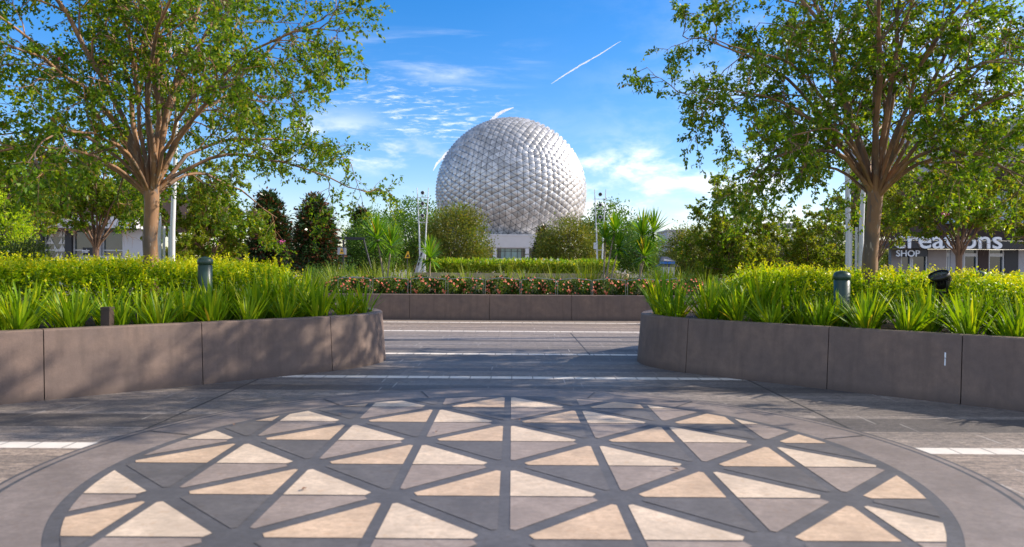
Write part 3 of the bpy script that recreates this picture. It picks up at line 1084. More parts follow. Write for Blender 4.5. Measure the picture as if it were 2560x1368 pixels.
def bumpy(x, y, seed):
    rng = np.random.default_rng(seed)
    z = np.zeros_like(x)
    for k in range(10):
        a, b = rng.normal(0, 1, 2) * (1.6 + k * 0.8)
        z += np.sin(a * x + b * y + rng.uniform(0, 6.28)) / (2 + k * 0.7)
    return z * 0.5

def sprigs(base, rng, n_per, ln, nz=0.8):
    """little upright shoots with leaf pairs"""
    P, D = [], []
    for b in base:
        d = unit(rng.normal(0, 0.45, 3) + np.array([0, 0, nz]))
        L = ln * rng.uniform(0.5, 1.3)
        s = np.linspace(0.1, 1, n_per)
        pp = b[None] + d[None] * (s * L)[:, None]
        ld = unit(rng.normal(0, 0.8, (n_per, 3)) + d[None] * 0.7)
        P.append(pp)
        D.append(ld)
    return np.concatenate(P), np.concatenate(D)

# clear pockets round the bollards and spotlight
CLEAR = [(at(px_, 668, d_).x, d_, r_) for px_, d_, r_ in ((513, 8.35, 0.11), (2105, 7.9, 0.13), (2352, 7.7, 0.14))]
def golden_hedge(sgn, label, top, seed):
    path, nr = PLANT[sgn]
    rng = np.random.default_rng(seed)
    poly = [(p.x, p.y) for p in path]
    root = thing('golden_hedge', label, 'hedge', (4.2 * sgn, 8.7, 0.55), group='golden hedges under the two big trees')
    O = np.array([4.2 * sgn, 8.7, 0.55])
    n = 150000
    x = rng.uniform(1.6, 8.3, n) * sgn
    y = rng.uniform(4.5, 11.6, n)
    k = in_poly(x, y, poly)
    x, y = x[k], y[k]
    d = dist_path(x, y, path)
    k = (d > 0.95) & (d < 2.7)
    for bx, by, br in CLEAR:
        k &= ~(((x - bx) ** 2 + (y - by) ** 2 < br * br) | ((np.abs(x - bx * y / by) < br * 0.8) & (y < by) & (y > by - 0.8)))
    x, y, d = x[k], y[k], d[k]
    ht = top(x, y) * np.clip((d - 0.90) / 0.32, 0.25, 1.0) ** 0.6 + 0.07 * bumpy(x, y, seed)
    # inner foliage
    m = min(len(x), 34000)
    u = rng.uniform(0, 1, m) ** 0.38
    P = np.stack([x[:m], y[:m], 0.55 + u * ht[:m] * 0.97], 1) - O
    D = rng.normal(0, 1, (m, 3)) + np.array([0, 0, 0.6])
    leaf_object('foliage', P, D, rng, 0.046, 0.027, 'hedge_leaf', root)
    # fresh golden shoots over the outside
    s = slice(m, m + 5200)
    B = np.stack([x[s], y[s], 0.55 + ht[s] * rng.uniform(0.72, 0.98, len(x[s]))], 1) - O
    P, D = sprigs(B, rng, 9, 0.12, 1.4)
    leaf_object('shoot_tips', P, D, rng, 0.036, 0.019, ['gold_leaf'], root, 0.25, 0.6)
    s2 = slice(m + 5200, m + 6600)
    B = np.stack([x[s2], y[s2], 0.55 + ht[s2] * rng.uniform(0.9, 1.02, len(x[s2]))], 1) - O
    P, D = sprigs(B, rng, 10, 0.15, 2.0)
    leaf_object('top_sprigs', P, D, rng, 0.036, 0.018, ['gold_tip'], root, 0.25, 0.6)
litter(-1, 'dry brown leaf litter on the mulch of the dappled brown planter')
litter(1, 'dry brown leaf litter on the mulch of the grey shaded planter')
golden_hedge(-1, 'yellow green hedge round the foot of the left big tree', lambda x, y: 0.60 + 0.0 * x, 21)
golden_hedge(1, 'yellow green hedge round the black spotlight and right big tree', lambda x, y: 0.56 - 0.05 * np.clip((x - 3.2) / 1.5, 0, 1.6), 22)

# ------------------------------------------------------------------ the two big crape myrtles
def big_tree(seed, pos, label, fork, tr, **kw):
    root = thing('crape_myrtle', label, 'tree', pos)
    W, P, D, rng = grow_tree(seed, fork, tr, **kw)
    link('trunk', W.mesh('trunk'), 'bark', root)
    leaf_object('crown', P, D, rng, 0.049, 0.029, 'myrtle_leaf', root)
    # a few pink flower heads
    idx = rng.choice(len(P), 5, replace=False)
    Q = np.repeat(P[idx], 26, axis=0) + rng.normal(0, 0.018, (5 * 26, 3))
    leaf_object('blossom', Q, rng.normal(0, 1, Q.shape), rng, 0.03, 0.026, 'pink_petal', root)
    return root
pl = at(378, 668, 8.7)
pr = at(2166, 668, 8.7)
big_tree(41, (pl.x, pl.y, 0.55), 'big crape myrtle with peeling orange trunk in the left planter', 1.55, 0.092,
         limbs=26, cen=(0, 0, 3.35), rx=3.1, rz=2.75, n1=9, n2=8, n3=5, nleaf=9, lean=(5, 94))
big_tree(57, (pr.x, pr.y, 0.55), 'big crape myrtle with many fanned limbs in the right planter', 1.60, 0.094,
         limbs=27, cen=(0, 0, 3.3), rx=2.8, rz=2.75, n1=9, n2=8, n3=5, nleaf=9, lean=(5, 92), trunk_lean=(0.10, 0.0))

# ------------------------------------------------------------------ younger crape myrtles
def young_proto(seed, vase):
    if vase:
        W, P, D, rng = grow_tree(seed, 0.85, 0.075, limbs=15, cen=(0, 0, 2.3), rx=1.8, rz=1.05, n1=8, n2=6, n3=4, nleaf=8, lean=(5, 68))
        k = P[:, 2] > 1.38 + 0.16 * np.sin(P[:, 0] * 5)
    else:
        W, P, D, rng = grow_tree(seed, 0.7, 0.06, limbs=15, cen=(0, 0, 2.0), rx=1.75, rz=1.6, n1=9, n2=7, n3=4, nleaf=8, lean=(5, 80))
        k = P[:, 2] > 0.3
    wm = W.mesh('trunk')
    V, F = leaves_np(P[k], D[k], rng, 0.072, 0.044)
    return wm, mesh_np('crown', V, F)
YP = [young_proto(71, True), young_proto(72, False), young_proto(73, False)]
for wm, cm in YP:
    wm.materials.append(M['young_bark'])
    cm.materials.append(M['young_leaf'])
def young_tree(px, d, k, scale, rz, label, base_z=0.0):
    p = at(px, 668, d)
    root = thing('crape_myrtle', label, 'tree', (p.x, d, base_z), rz, 'younger crape myrtles in the beds behind', scale)
    link('trunk', YP[k][0], None, root)
    link('crown', YP[k][1], None, root)
young_tree(240, 18, 0, (1.05, 1.05, 1.2), 0.3, 'young crape myrtle with forked trunk before the white left building', 0.6)
young_tree(520, 20, 1, (0.98, 0.98, 1.12), 1.4, 'young leafy crape myrtle just right of the left big trunk', 0.35)
young_tree(60, 24, 0, (1.4, 1.4, 1.4), 4.0, 'young crape myrtle above the golden tree at the left edge', 0.5)
young_tree(1835, 19.5, 2, (0.85, 0.85, 1.0), 2.2, 'young crape myrtle with tall pointed top right of the kiosk', 0.15)
young_tree(2020, 20.5, 1, (0.8, 0.8, 0.8), 0.6, 'young crape myrtle left of the right white light tower', 0.15)
young_tree(2190, 24, 0, (1.0, 1.0, 1.3), 3.3, 'young crape myrtle partly behind the right big trunk', 0.4)
young_tree(2397, 17, 0, (1.05, 1.05, 1.1), 5.0, 'young crape myrtle hiding the middle of the shop sign', 0.62)
young_tree(2640, 20, 0, (0.9, 0.9, 1.15), 1.0, 'young crape myrtle at the right edge before the grey canopy', 0.5)

# ------------------------------------------------------------------ clump-crowned trees behind
def clump_proto(seed, rx, rz, ncl, per, spr, ln, wd, leaf, cone=0.0, trunk_r=0.12, trunk_h=1.0, hollow=0.45):
    K, P, D, rng = clump_crown(seed, rx, rz, ncl, per, spr, cone, hollow)
    P = P + np.array([0, 0, trunk_h])
    K = K + np.array([0, 0, trunk_h])
    V, F = leaves_np(P, D, rng, ln, wd)
    cm = mesh_np('crown', V, F)
    cm.materials.append(M[leaf])
    W = Wood()
    top = trunk_h + rz * (1.7 if cone else 0.9)
    z = np.linspace(0, 1, 8)
    tp = np.stack([0.03 * np.sin(z * 5), 0.03 * np.cos(z * 4), z * top], 1)
    W.tube(tp, trunk_r * (1.2 - z), 8)
    for i in range(0, len(K), max(1, len(K) // 26)):
        b = np.array([0, 0, trunk_h * 0.6 + (K[i][2] - trunk_h) * 0.45])
        W.tube(bez(b, (b + K[i]) / 2 + np.array([0, 0, 0.1]), K[i], 5), trunk_r * np.array([0.38, 0.3, 0.22, 0.14, 0.06]), 5)
    wm = W.mesh('trunk')
    wm.materials.append(M['twig'])
    return wm, cm
CP = {
    'magnolia': [clump_proto(s, 1.5, 2.6, 230, 58, 0.16, 0.23, 0.11, 'magnolia_leaf', 1.0, trunk_h=0.3) for s in (301, 302)],
    'bush': [clump_proto(s, 2.2, 1.75, 250, 85, 0.26, 0.13, 0.065, 'bush_leaf', trunk_h=0.25, hollow=0.7) for s in (311, 312)],
    'airy': [clump_proto(s, 2.2, 2.0, 150, 85, 0.27, 0.15, 0.085, 'green_leaf', trunk_h=1.0) for s in (321, 322)],
    'dark': [clump_proto(s, 2.0, 1.6, 190, 80, 0.27, 0.13, 0.07, 'dark_leaf', trunk_h=0.2, hollow=0.7) for s in (331,)],
    'gold': [clump_proto(341, 1.0, 1.3, 90, 70, 0.17, 0.08, 0.045, 'gold_leaf', trunk_h=0.4)],
    'box': [clump_proto(351, 0.6, 0.42, 80, 60, 0.10, 0.05, 0.028, 'green_leaf', trunk_h=0.02, trunk_r=0.03, hollow=0.8)],
}
def clump_tree(name, kind, k, px, top_y, width, d, label, cat='tree', group=None, rz=0.0, base_z=0.0):
    nat = {'magnolia': (3.4, 5.5), 'bush': (4.8, 3.9), 'airy': (5.0, 5.2), 'dark': (4.5, 3.6), 'gold': (2.4, 3.1), 'box': (1.35, 0.9)}[kind]
    p = at(px, top_y, d)
    sx = width / 1800 * d / nat[0]
    sz = (p.z - base_z) / nat[1]
    root = thing(name, label, cat, (p.x, d, base_z), rz, group, (sx, sx, sz))
    wm, cm = CP[kind][k]
    link('trunk', wm, None, root)
    link('crown', cm, None, root)
gm = 'rusty leaved magnolias left of the sphere'
clump_tree('magnolia_tree', 'magnolia', 0, 672, 468, 150, 40, 'dark conical magnolia with rusty leaves beside the left crape myrtles', group=gm)
clump_tree('magnolia_tree', 'magnolia', 1, 787, 482, 155, 38, 'dark conical magnolia with rusty leaves standing free against the sky', group=gm, rz=1.0)
clump_tree('magnolia_tree', 'magnolia', 0, 905, 512, 100, 46, 'dark magnolia with only its rusty top above the green tree', group=gm, rz=2.0)
clump_tree('magnolia_tree', 'magnolia', 1, 1358, 560, 70, 47, 'narrow dark magnolia at the right end of the white pavilion', group=gm, rz=3.0)
clump_tree('leafy_tree', 'airy', 0, 935, 520, 165, 44, 'leafy green tree just left of the left speaker tower')
clump_tree('leafy_tree', 'airy', 1, 1035, 488, 190, 50, 'loose airy tree with open top behind the left speaker tower', rz=0.5)
clump_tree('round_tree', 'bush', 0, 1142, 510, 190, 42, 'rounded olive green tree covering the lower left of the sphere')
clump_tree('round_tree', 'bush', 1, 1425, 538, 190, 42, 'rounded olive green tree covering the lower right of the sphere', rz=0.7)
clump_tree('leafy_tree', 'airy', 0, 1530, 498, 185, 50, 'loose airy tree with open top behind the right speaker tower', rz=2.5)
clump_tree('leafy_tree', 'airy', 1, 1600, 560, 140, 44, 'low green tree between the two right yuccas', rz=4.5)
clump_tree('round_tree', 'bush', 0, 1745, 562, 210, 36, 'broad grey green tree behind the blue banded kiosk', rz=2.0)
clump_tree('round_tree', 'dark', 0, 1690, 620, 110, 44, 'dark low tree close behind the kiosk roof', rz=1.0)
clump_tree('round_tree', 'bush', 1, 1930, 575, 190, 33, 'broad olive tree under the distant slate roof', rz=4.0)
clump_tree('round_tree', 'dark', 0, 2090, 560, 210, 31, 'dark rounded tree behind the right white light tower', rz=3.0)
clump_tree('round_tree', 'dark', 0, 2165, 605, 95, 28, 'dark low tree against the left end of the shop', rz=5.0)
clump_tree('golden_tree', 'gold', 0, 18, 478, 150, 20, 'bright yellow green tree at the far left edge', base_z=0.2)
clump_tree('round_tree', 'dark', 0, 60, 590, 150, 17, 'dark bush under the bright yellow green tree', rz=0.8)
gb = 'clipped round shrubs left of the far planter'
clump_tree('round_shrub', 'box', 0, 822, 656, 46, 24, 'small clipped round shrub under the free standing magnolia', 'shrub', gb)
clump_tree('round_shrub', 'box', 0, 868, 652, 60, 25, 'small clipped round shrub beside the left yucca', 'shrub', gb, 1.0)
clump_tree('round_shrub', 'box', 0, 780, 660, 70, 27, 'low dark shrub at the foot of the magnolias', 'shrub', gb, 2.0)
clump_tree('round_shrub', 'box', 0, 1640, 655, 60, 23, 'dark round shrub in front of the kiosk', 'shrub', None, 2.0)
clump_tree('round_shrub', 'box', 0, 1725, 686, 90, 27, 'low dark shrub right of the kiosk', 'shrub', None, 4.0)
clump_tree('round_shrub', 'box', 0, 1775, 680, 110, 26, 'low dark shrub under the broad grey green tree', 'shrub', None, 5.0)

# far-off wood that reads as one mass
def treeline():
    rng = np.random.default_rng(9)
    n = 26000
    x = rng.uniform(-190, 190, n)
    x = x[np.abs(x) > 14]
    n = len(x)
    h = 4.6 + 1.6 * bumpy(x * 0.12, x * 0.03, 4)
    z = rng.uniform(0, 1, n) ** 0.7 * h
    P = np.stack([x, 150 + rng.uniform(-3, 3, n), z], 1)
    V, F = leaves_np(P, rng.normal(0, 1, (n, 3)), rng, 1.2, 0.8)
    o = link('distant_wood', mesh_np('distant_wood', V, F), 'bush_leaf')
    tag(o, 'low distant wood closing the plaza behind the trees', 'wood', kind='stuff')
treeline()

# ------------------------------------------------------------------ geodesic sphere
def sphere():
    D = 245.0
    c = at(1277.5, 485, D)
    rad = 25.0
    root = thing('geodesic_sphere', 'huge silver geodesic sphere of triangular pyramids rising behind the trees', 'building', (c.x, c.y, 0))
    ph = (1 + 5 ** 0.5) / 2
    ico = [Vector(p).normalized() for p in [(-1, ph, 0), (1, ph, 0), (-1, -ph, 0), (1, -ph, 0), (0, -1, ph), (0, 1, ph), (0, -1, -ph), (0, 1, -ph), (ph, 0, -1), (ph, 0, 1), (-ph, 0, -1), (-ph, 0, 1)]]
    icf = [(0, 11, 5), (0, 5, 1), (0, 1, 7), (0, 7, 10), (0, 10, 11), (1, 5, 9), (5, 11, 4), (11, 10, 2), (10, 7, 6), (7, 1, 8), (3, 9, 4), (3, 4, 2), (3, 2, 6), (3, 6, 8), (3, 8, 9), (4, 9, 5), (2, 4, 11), (6, 2, 10), (8, 6, 7), (9, 8, 1)]
    # pentakis dodecahedron: every icosahedron corner with the centres of two neighbouring faces
    cen = [((ico[a] + ico[b] + ico[d]) / 3).normalized() for a, b, d in icf]
    tris = []
    for i, f in enumerate(icf):
        for j in range(i + 1, 20):
            sh = set(f) & set(icf[j])
            if len(sh) == 2:
                for v in sh:
                    tris.append((ico[v], cen[i], cen[j]))
    # turn one corner to face up and a little toward the viewer
    rot = ico[5].rotation_difference(Vector((0, 0, 1))).to_matrix()
    rot = Matrix.Rotation(R(18), 3, 'Z') @ rot
    nf = 8
    V, F = [], []
    for a, b, d in tris:
        if (b - a).cross(d - a).dot(a) < 0:
            b, d = d, b
        g = {}
        for i in range(nf + 1):
            for j in range(nf + 1 - i):
                k = nf - i - j
                # even spacing on the sphere
                wa, wb, wd = [math.sin(x / nf * 0.62) for x in (i, j, k)]
                g[i, j] = (a * wa + b * wb + d * wd).normalized()
        for i in range(nf):
            for j in range(nf - i):
                ts = [(g[i, j], g[i + 1, j], g[i, j + 1])]
                if i + j < nf - 1:
                    ts.append((g[i + 1, j], g[i + 1, j + 1], g[i, j + 1]))
                for tr in ts:
                    m = (tr[0] + tr[1] + tr[2]) / 3
                    tr = [m + (p - m) * 0.915 for p in tr]
                    q = (tr[1] - tr[0]).cross(tr[2] - tr[0])
                    if q.dot(m) < 0:
                        tr = [tr[0], tr[2], tr[1]]
                    e = (tr[0] - tr[1]).length
                    ap = m.normalized() * (m.length + e * 0.34)
                    k = len(V)
                    V += [rot @ (p * rad) for p in tr] + [rot @ (ap * rad)]
                    F += [(k, k + 1, k + 3), (k + 1, k + 2, k + 3), (k + 2, k, k + 3)]
    V = np.array([tuple(v) for v in V])
    link('panel_cladding', mesh_np('panel_cladding', V, np.array(F)), 'sphere_panel', root, (0, 0, c.z))
    bm = bmesh.new()
    bmesh.ops.create_icosphere(bm, subdivisions=5, radius=rad * 0.9925)
    me = bpy.data.meshes.new('inner_shell')
    bm.to_mesh(me)
    bm.free()
    link('inner_shell', me, 'shell_dark', root, (0, 0, c.z))
    # supporting legs that carry the ball
    for sx in (-1, 1):
        for sy in (-1, 1):
            MB().tube([(sx * 19, sy * 10, 0), (sx * 15, sy * 9, c.z * 0.48)], [1.8, 2.6], 12).build('leg', 'white_wall', root)
    return c
sphere()

def pavilion():
    Y = 221.0
    zt, zb, zw, zs = at(1280, 586, Y).z, at(1280, 621, Y).z, at(1280, 646, Y).z, at(1280, 652, Y).z
    cx = at(1278, 600, Y).x
    root = thing('entrance_pavilion', 'white entrance pavilion with banded roof below the sphere', 'building', (cx, Y, 0))
    mb = MB()
    hw = 17.0
    # flared fascia: leans outward to the top
    prof = [(0.9, zb), (0.5, zb + 0.25), (0.0, zt - 0.5), (-0.15, zt - 0.45), (-0.15, zt), (0.6, zt + 0.02)]
    vs, fs = [], []
    for x in (-hw, hw):
        for y, z in prof:
            vs.append((x * (1.0 if z < zt - 1 else 1.03), y, z))
    k = len(prof)
    for e in range(k - 1):
        fs.append((e, k + e, k + e + 1, e + 1))
    mb.add(vs, fs)
    mb.box((0, 8, (zt + zb) / 2), (hw * 2, 14, zt - zb - 0.3))
    mb.build('roof_band', 'white_wall', root)
    for px in (1160, 1237, 1318, 1400):
        x = at(px, 630, Y).x - cx
        MB().box((x, 0.9, (zb + zs) / 2), (1.15, 1.1, zb - zs)).build('column', 'white_wall', root)
    MB().box((0, 1.2, zs / 2 + zw / 2 - 0.6), (hw * 2, 2.4, zw - zs + 1.2)).build('sill', 'white_wall', root)
    MB().box((0, 5, zs / 2 - 0.4), (hw * 2, 5, zs - 0.6)).build('base_wall', 'grey_panel', root)
    f = MB()
    for i in range(17):
        f.box((-15.5 + i * 1.94, 2.4, (zw + zb) / 2), (0.14, 0.2, zb - zw))
    f.box((0, 2.38, zb - 0.9), (hw * 2 - 1, 0.16, 0.12))
    f.build('mullions', 'black_panel', root)
    MB().box((0, 2.9, (zw + zb) / 2), (6.2, 0.5, zb - zw)).build('window', 'teal_glass', root)
    for s in (-1, 1):
        MB().box((s * 9.9, 2.9, (zw + zb) / 2), (13.4, 0.5, zb - zw)).build('window', 'dark_glass', root)
pavilion()

# ------------------------------------------------------------------ contrail
def contrail():
    rng = np.random.default_rng(3)
    Dd = 3600.0
    def run(pts, name, n=60):
        ctrl = [at(x, y, Dd) for x, y, _ in pts]
        wid = [q for _, _, q in pts]
        P, Rr = [], []
        for i in range(n + 1):
            s = i / n * (len(ctrl) - 1)
            k = min(int(s), len(ctrl) - 2)
            f = s - k
            p = ctrl[k].lerp(ctrl[k + 1], f)
            r_ = wid[k] + (wid[k + 1] - wid[k]) * f
            P.append(p + Vector(rng.normal(0, 1.0, 3)) * r_ * 0.12)
            Rr.append(max(0.8, 0.85 * r_ * (0.88 + 0.24 * rng.random())))
        return MB().tube(P, Rr, 10)
    root = thing('contrail', 'broken white vapour trail slanting up past the top of the sphere', 'contrail', tuple(at(1380, 210, Dd)))
    for pts in ([(1083, 428, 1), (1092, 410, 6), (1120, 382, 9), (1175, 340, 9), (1228, 303, 9), (1243, 287, 10), (1262, 277, 8), (1284, 270, 2)],
                [(1378, 211, 0.8), (1400, 196, 3), (1450, 165, 4.5), (1500, 137, 3.5), (1540, 111, 1.8), (1551, 105, 0.5)]):
        o = run(pts, 'streak').build('streak', 'vapour', root)
        o.location = -root.location
m, t, b = new_mat('vapour')
tc = t.node('ShaderNodeTexCoord')
b.inputs['Base Color'].default_value = (0.6, 0.6, 0.6, 1)
b.inputs['Roughness'].default_value = 1.0
b.inputs['Specular IOR Level'].default_value = 0.0
lw = t.node('ShaderNodeLayerWeight')
lw.inputs[0].default_value = 0.5
al = t.math('MULTIPLY', t.maprange(t.noise(tc.outputs['Object'], 0.02, 4, 0.6), 0.15, 0.42), t.maprange(lw.outputs['Facing'], 1.0, 0.25), clamp=True)
tr = t.node('ShaderNodeBsdfTranslucent')
tr.inputs[0].default_value = (0.55, 0.55, 0.55, 1)
ad = t.node('ShaderNodeAddShader')
t.l.new(b.outputs[0], ad.inputs[0]); t.l.new(tr.outputs[0], ad.inputs[1])
tp = t.node('ShaderNodeBsdfTransparent')
mx = t.node('ShaderNodeMixShader')
t.put(mx.inputs[0], t.math('MULTIPLY', al, 0.8))
t.l.new(tp.outputs[0], mx.inputs[1]); t.l.new(ad.outputs[0], mx.inputs[2])
t.l.new(mx.outputs[0], m.node_tree.nodes['Material Output'].inputs[0])
M['vapour'] = m
contrail()

# ------------------------------------------------------------------ speaker / light towers
def light_tower(px, d, label, top_y, near_t, lamps, base_z=0.0):
    """two slender white poles leaning apart, tied by rungs, with round lamps between"""
    p = at(px, 668, d)
    topz = at(px, top_y, d).z - base_z
    k = d / 1800
    root = thing('light_tower', label, 'light tower', (p.x, d, base_z), group='white light towers')
    bw, tw = 10 * 40 * k / d / 1 * 0.0 + 0.115, 0.30
    rr = 0.038
    for s in (-1, 1):
        MB().tube([(s * bw, 0, 0), (s * bw * 1.05, 0, topz * 0.25), (s * (bw * 0.6 + tw * 0.4), 0, topz * 0.62), (s * tw, 0, topz)], [rr * 1.25, rr * 1.15, rr * 0.9, rr * 0.55], 10).build('pole', 'white_paint', root)
    sl_ = MB()
    for s in (-1, 1):
        sl_.tube([(s * 0.05, 0.04, 0), (s * 0.05, 0.04, topz * 0.26)], 0.024, 8)
    sl_.build('stiffener', 'white_paint', root)
    for u in (0.40, 0.66, 0.80, 0.905):
        z = topz * u
        f = u
        hw = bw + (tw - bw) * max(0, (u - 0.2) / 0.8) + 0.06
        MB().tube([(-hw, 0, z), (hw, 0, z)], 0.016, 6).build('rung', 'white_paint', root)
    for u in (0.725, 0.845, 0.95):
        z = topz * u
        lm = MB()
        mt = Matrix.Rotation(R(-90), 3, 'X')
        lm.lathe([(0.001, 0.12), (0.07, 0.11), (0.085, 0.04), (0.105, -0.05), (0.105, -0.10), (0.085, -0.10)], (0, 0, z), 18, mt)
        o = lm.build('lamp', 'white_paint', root)
        MB().lathe([(0.086, -0.07), (0.05, -0.085), (0.001, -0.09)], (0, 0, z), 18, mt).build('lens', 'dark_metal', o)
        MB().tube([(0, 0.02, z - 0.10), (0, 0.02, z - 0.18 if u < 0.9 else z - 0.12)], 0.014, 6).build('bracket', 'white_paint', o)
    return root
lt = light_tower(1056, 38, 'slender white light tower left of the sphere with three lamps', 470, False, 3, 0.0)
lt2 = light_tower(1499, 38, 'slender white light tower right of the sphere with a white box', 474, False, 3, 0.0)
q = MB().box((-0.22, 0, 2.35), (0.20, 0.22, 0.34))
q.build('control_box', 'white_paint', lt2)
light_tower(414, 12.6, 'tall white light tower standing behind the left big trunk', 5, True, 3, 0.5)
light_tower(2136, 13.2, 'tall white light tower standing beside the right big trunk', -5, True, 3, 0.5)

# ------------------------------------------------------------------ yuccas
def yucca(px, base_y, d, crowns, label, seed):
    rng = np.random.default_rng(seed)
    b = at(px, base_y, d)
    root = thing('yucca', label, 'yucca', (b.x, d, 0.46), group='yuccas in the far planter')
    O = Vector((b.x, d, 0.46))
    for ci, (cx, cy, rpx, yo) in enumerate(crowns):
        cpt = at(cx, cy, d + yo) - O
        rad = 1.12 * rpx / 1800 * d
        s0 = Vector((rng.uniform(-0.06, 0.06), rng.uniform(-0.05, 0.05), 0))
        mid = s0.lerp(cpt, 0.5) + Vector((-(cpt.x) * 0.15, 0, 0))
        pts = bez(np.array(s0), np.array(mid), np.array(cpt), 7)
        MB().tube([tuple(p) for p in pts], [0.028, 0.025, 0.023, 0.021, 0.02, 0.02, 0.024], 8).build('stem', 'cane', root)
        V, F, k = [], [], 0
        nb = 110
        for i in range(nb):
            az = rng.uniform(0, 6.283)
            q = (i + 0.5) / nb
            el = math.radians(86 - 122 * q ** 1.2 + rng.uniform(-10, 10))
            L = rad * rng.uniform(0.85, 1.15) * (1.0 if el > 0 else 0.85)
            out = np.array([math.cos(az), math.sin(az), 0])
            sd = np.array([-math.sin(az), math.cos(az), 0])
            pos = np.array(cpt) + np.array([0, 0, (0.5 - q) * 0.12])
            ang = el
            for s in range(5):
                u = s / 4
                wv = 0.042 * (0.6 + 1.0 * u if u < 0.4 else 1.0 * (1 - ((u - 0.4) / 0.6) ** 1.5) + 0.03)
                V += [pos - sd * wv / 2, pos + sd * wv / 2]
                pos = pos + (out * math.cos(ang) + np.array([0, 0, 1]) * math.sin(ang)) * L / 4
                ang -= rng.uniform(0.0, 0.10) * (0.3 + q)
            for s in range(4):
                F.append((k + 2 * s, k + 2 * s + 1, k + 2 * s + 3, k + 2 * s + 2))
            k += 10
        link('leaf_head', mesh_np('leaf_head', np.array(V), np.array(F)), 'yucca_leaf', root)
    return root
yucca(964, 692, 18.0, [(943, 598, 56, 0), (978, 614, 48, 0.15)], 'yucca with slender leaning canes left of the left speaker tower', 1)
yucca(1076, 694, 18.2, [(1075, 644, 46, 0)], 'short dark yucca at the foot of the left speaker tower', 2)
yucca(1514, 696, 18.0, [(1537, 578, 42, 0), (1513, 596, 34, 0.2), (1548, 618, 34, -0.1)], 'yucca leaning beside the right speaker tower', 3)
yucca(1592, 698, 17.8, [(1607, 590, 56, 0), (1634, 580, 50, 0.15), (1610, 640, 44, -0.15)], 'biggest yucca with drooping pale leaves left of the kiosk', 4)

# ------------------------------------------------------------------ grasses in the far planter
GR = []
for s in range(4):
    me = strap_mesh(200 + s, 60, 0.74, 0.014, 36, 'grass_tuft', 0.8)
    me.materials.append(M['grass_leaf'])
    GR.append(me)
gx = random.Random(8)
gn = 0
for row, (dd, n, x0, x1, sc) in enumerate([(17.75, 20, -4.9, 5.0, 0.85), (18.5, 20, -5.2, 5.2, 1.0), (19.2, 14, -5.3, 5.4, 1.1), (20.3, 5, -5.4, -3.2, 1.2), (20.3, 5, 3.4, 5.5, 1.2)]):
    for i in range(n):
        x = x0 + (x1 - x0) * (i + 0.5 + gx.uniform(-0.3, 0.3)) / n
        y = dd + gx.uniform(-0.15, 0.15)
        o = link('grass_tuft', GR[gx.randrange(4)])
        o.location = (x, y, 0.475)
        s = sc * gx.uniform(0.8, 1.15) * (0.75 if abs(x) < 2.4 and row == 1 else 1)
        o.scale = (s, s, s)
        o.rotation_euler = (0, 0, gx.uniform(0, 6.28))
        where = ('between the left pair of yuccas and the roses', 'in front of the low tan wall', 'between the right yuccas and the roses')[0 if x < -2 else (1 if x < 2.3 else 2)]
        tag(o, 'upright grass tuft of thin blades ' + where, 'grass tuft', 'grass tufts ' + where)

# hedge on the terrace, with broad pale leaves and a few white flowers
def terrace_hedge():
    rng = np.random.default_rng(31)
    root = thing('leafy_hedge', 'bright green hedge on the low tan wall before the pavilion', 'hedge', (0.2, 20.6, 0.96))
    n = 11000
    x = rng.uniform(-2.6, 2.7, n)
    y = rng.uniform(-0.75, 0.75, n)
    h = 0.34 + 0.05 * bumpy(x * 1.4, y, 5)
    z = rng.uniform(0, 1, n) ** 0.5 * h
    P = np.stack([x, y, z], 1)
    leaf_object('foliage', P, rng.normal(0, 0.7, (n, 3)) + np.array([0, 0, 0.8]), rng, 0.085, 0.035, 'grass_leaf', root)
    m = 1500
    B = np.stack([rng.uniform(-2.6, 2.7, m), rng.uniform(-0.7, 0.5, m), np.full(m, 0.27)], 1)
    P, D = sprigs(B, rng, 5, 0.15, 1.4)
    leaf_object('shoot_tips', P, D, rng, 0.10, 0.034, 'strap_leaf', root)
    F = MB()
    for px in (1289, 1360, 1378, 1395, 1340):
        c = at(px, 652, 20.3)
        for k in range(4):
            a = k * 1.57
            F.add([(c.x - 0.2, -0.3, 0.40), (c.x - 0.2 + 0.05 * math.cos(a), -0.3 + 0.03 * math.sin(a), 0.45), (c.x - 0.2 + 0.02 * math.cos(a + 0.8), -0.3, 0.50)], [(0, 1, 2)])
    F.build('blossom', 'white_petal', root)
terrace_hedge()
for px, lab, k in ((1120, 'dark mounded shrub left of the terrace hedge', 0.3), (1455, 'dark mounded shrub right of the terrace hedge', 1.8)):
    clump_tree('round_shrub', 'box', 0, px, 655, 110, 23.2, lab, 'shrub', None, k)
# wild fountain grass at the right tower
me = strap_mesh(260, 90, 1.05, 0.013, 30, 'fountain_grass', 0.5)
o = link('fountain_grass', me, 'grass_leaf', None, (at(1478, 690, 19.4).x, 19.4, 0.48))
tag(o, 'tall yellow fountain grass left of the right speaker tower', 'grass tuft')

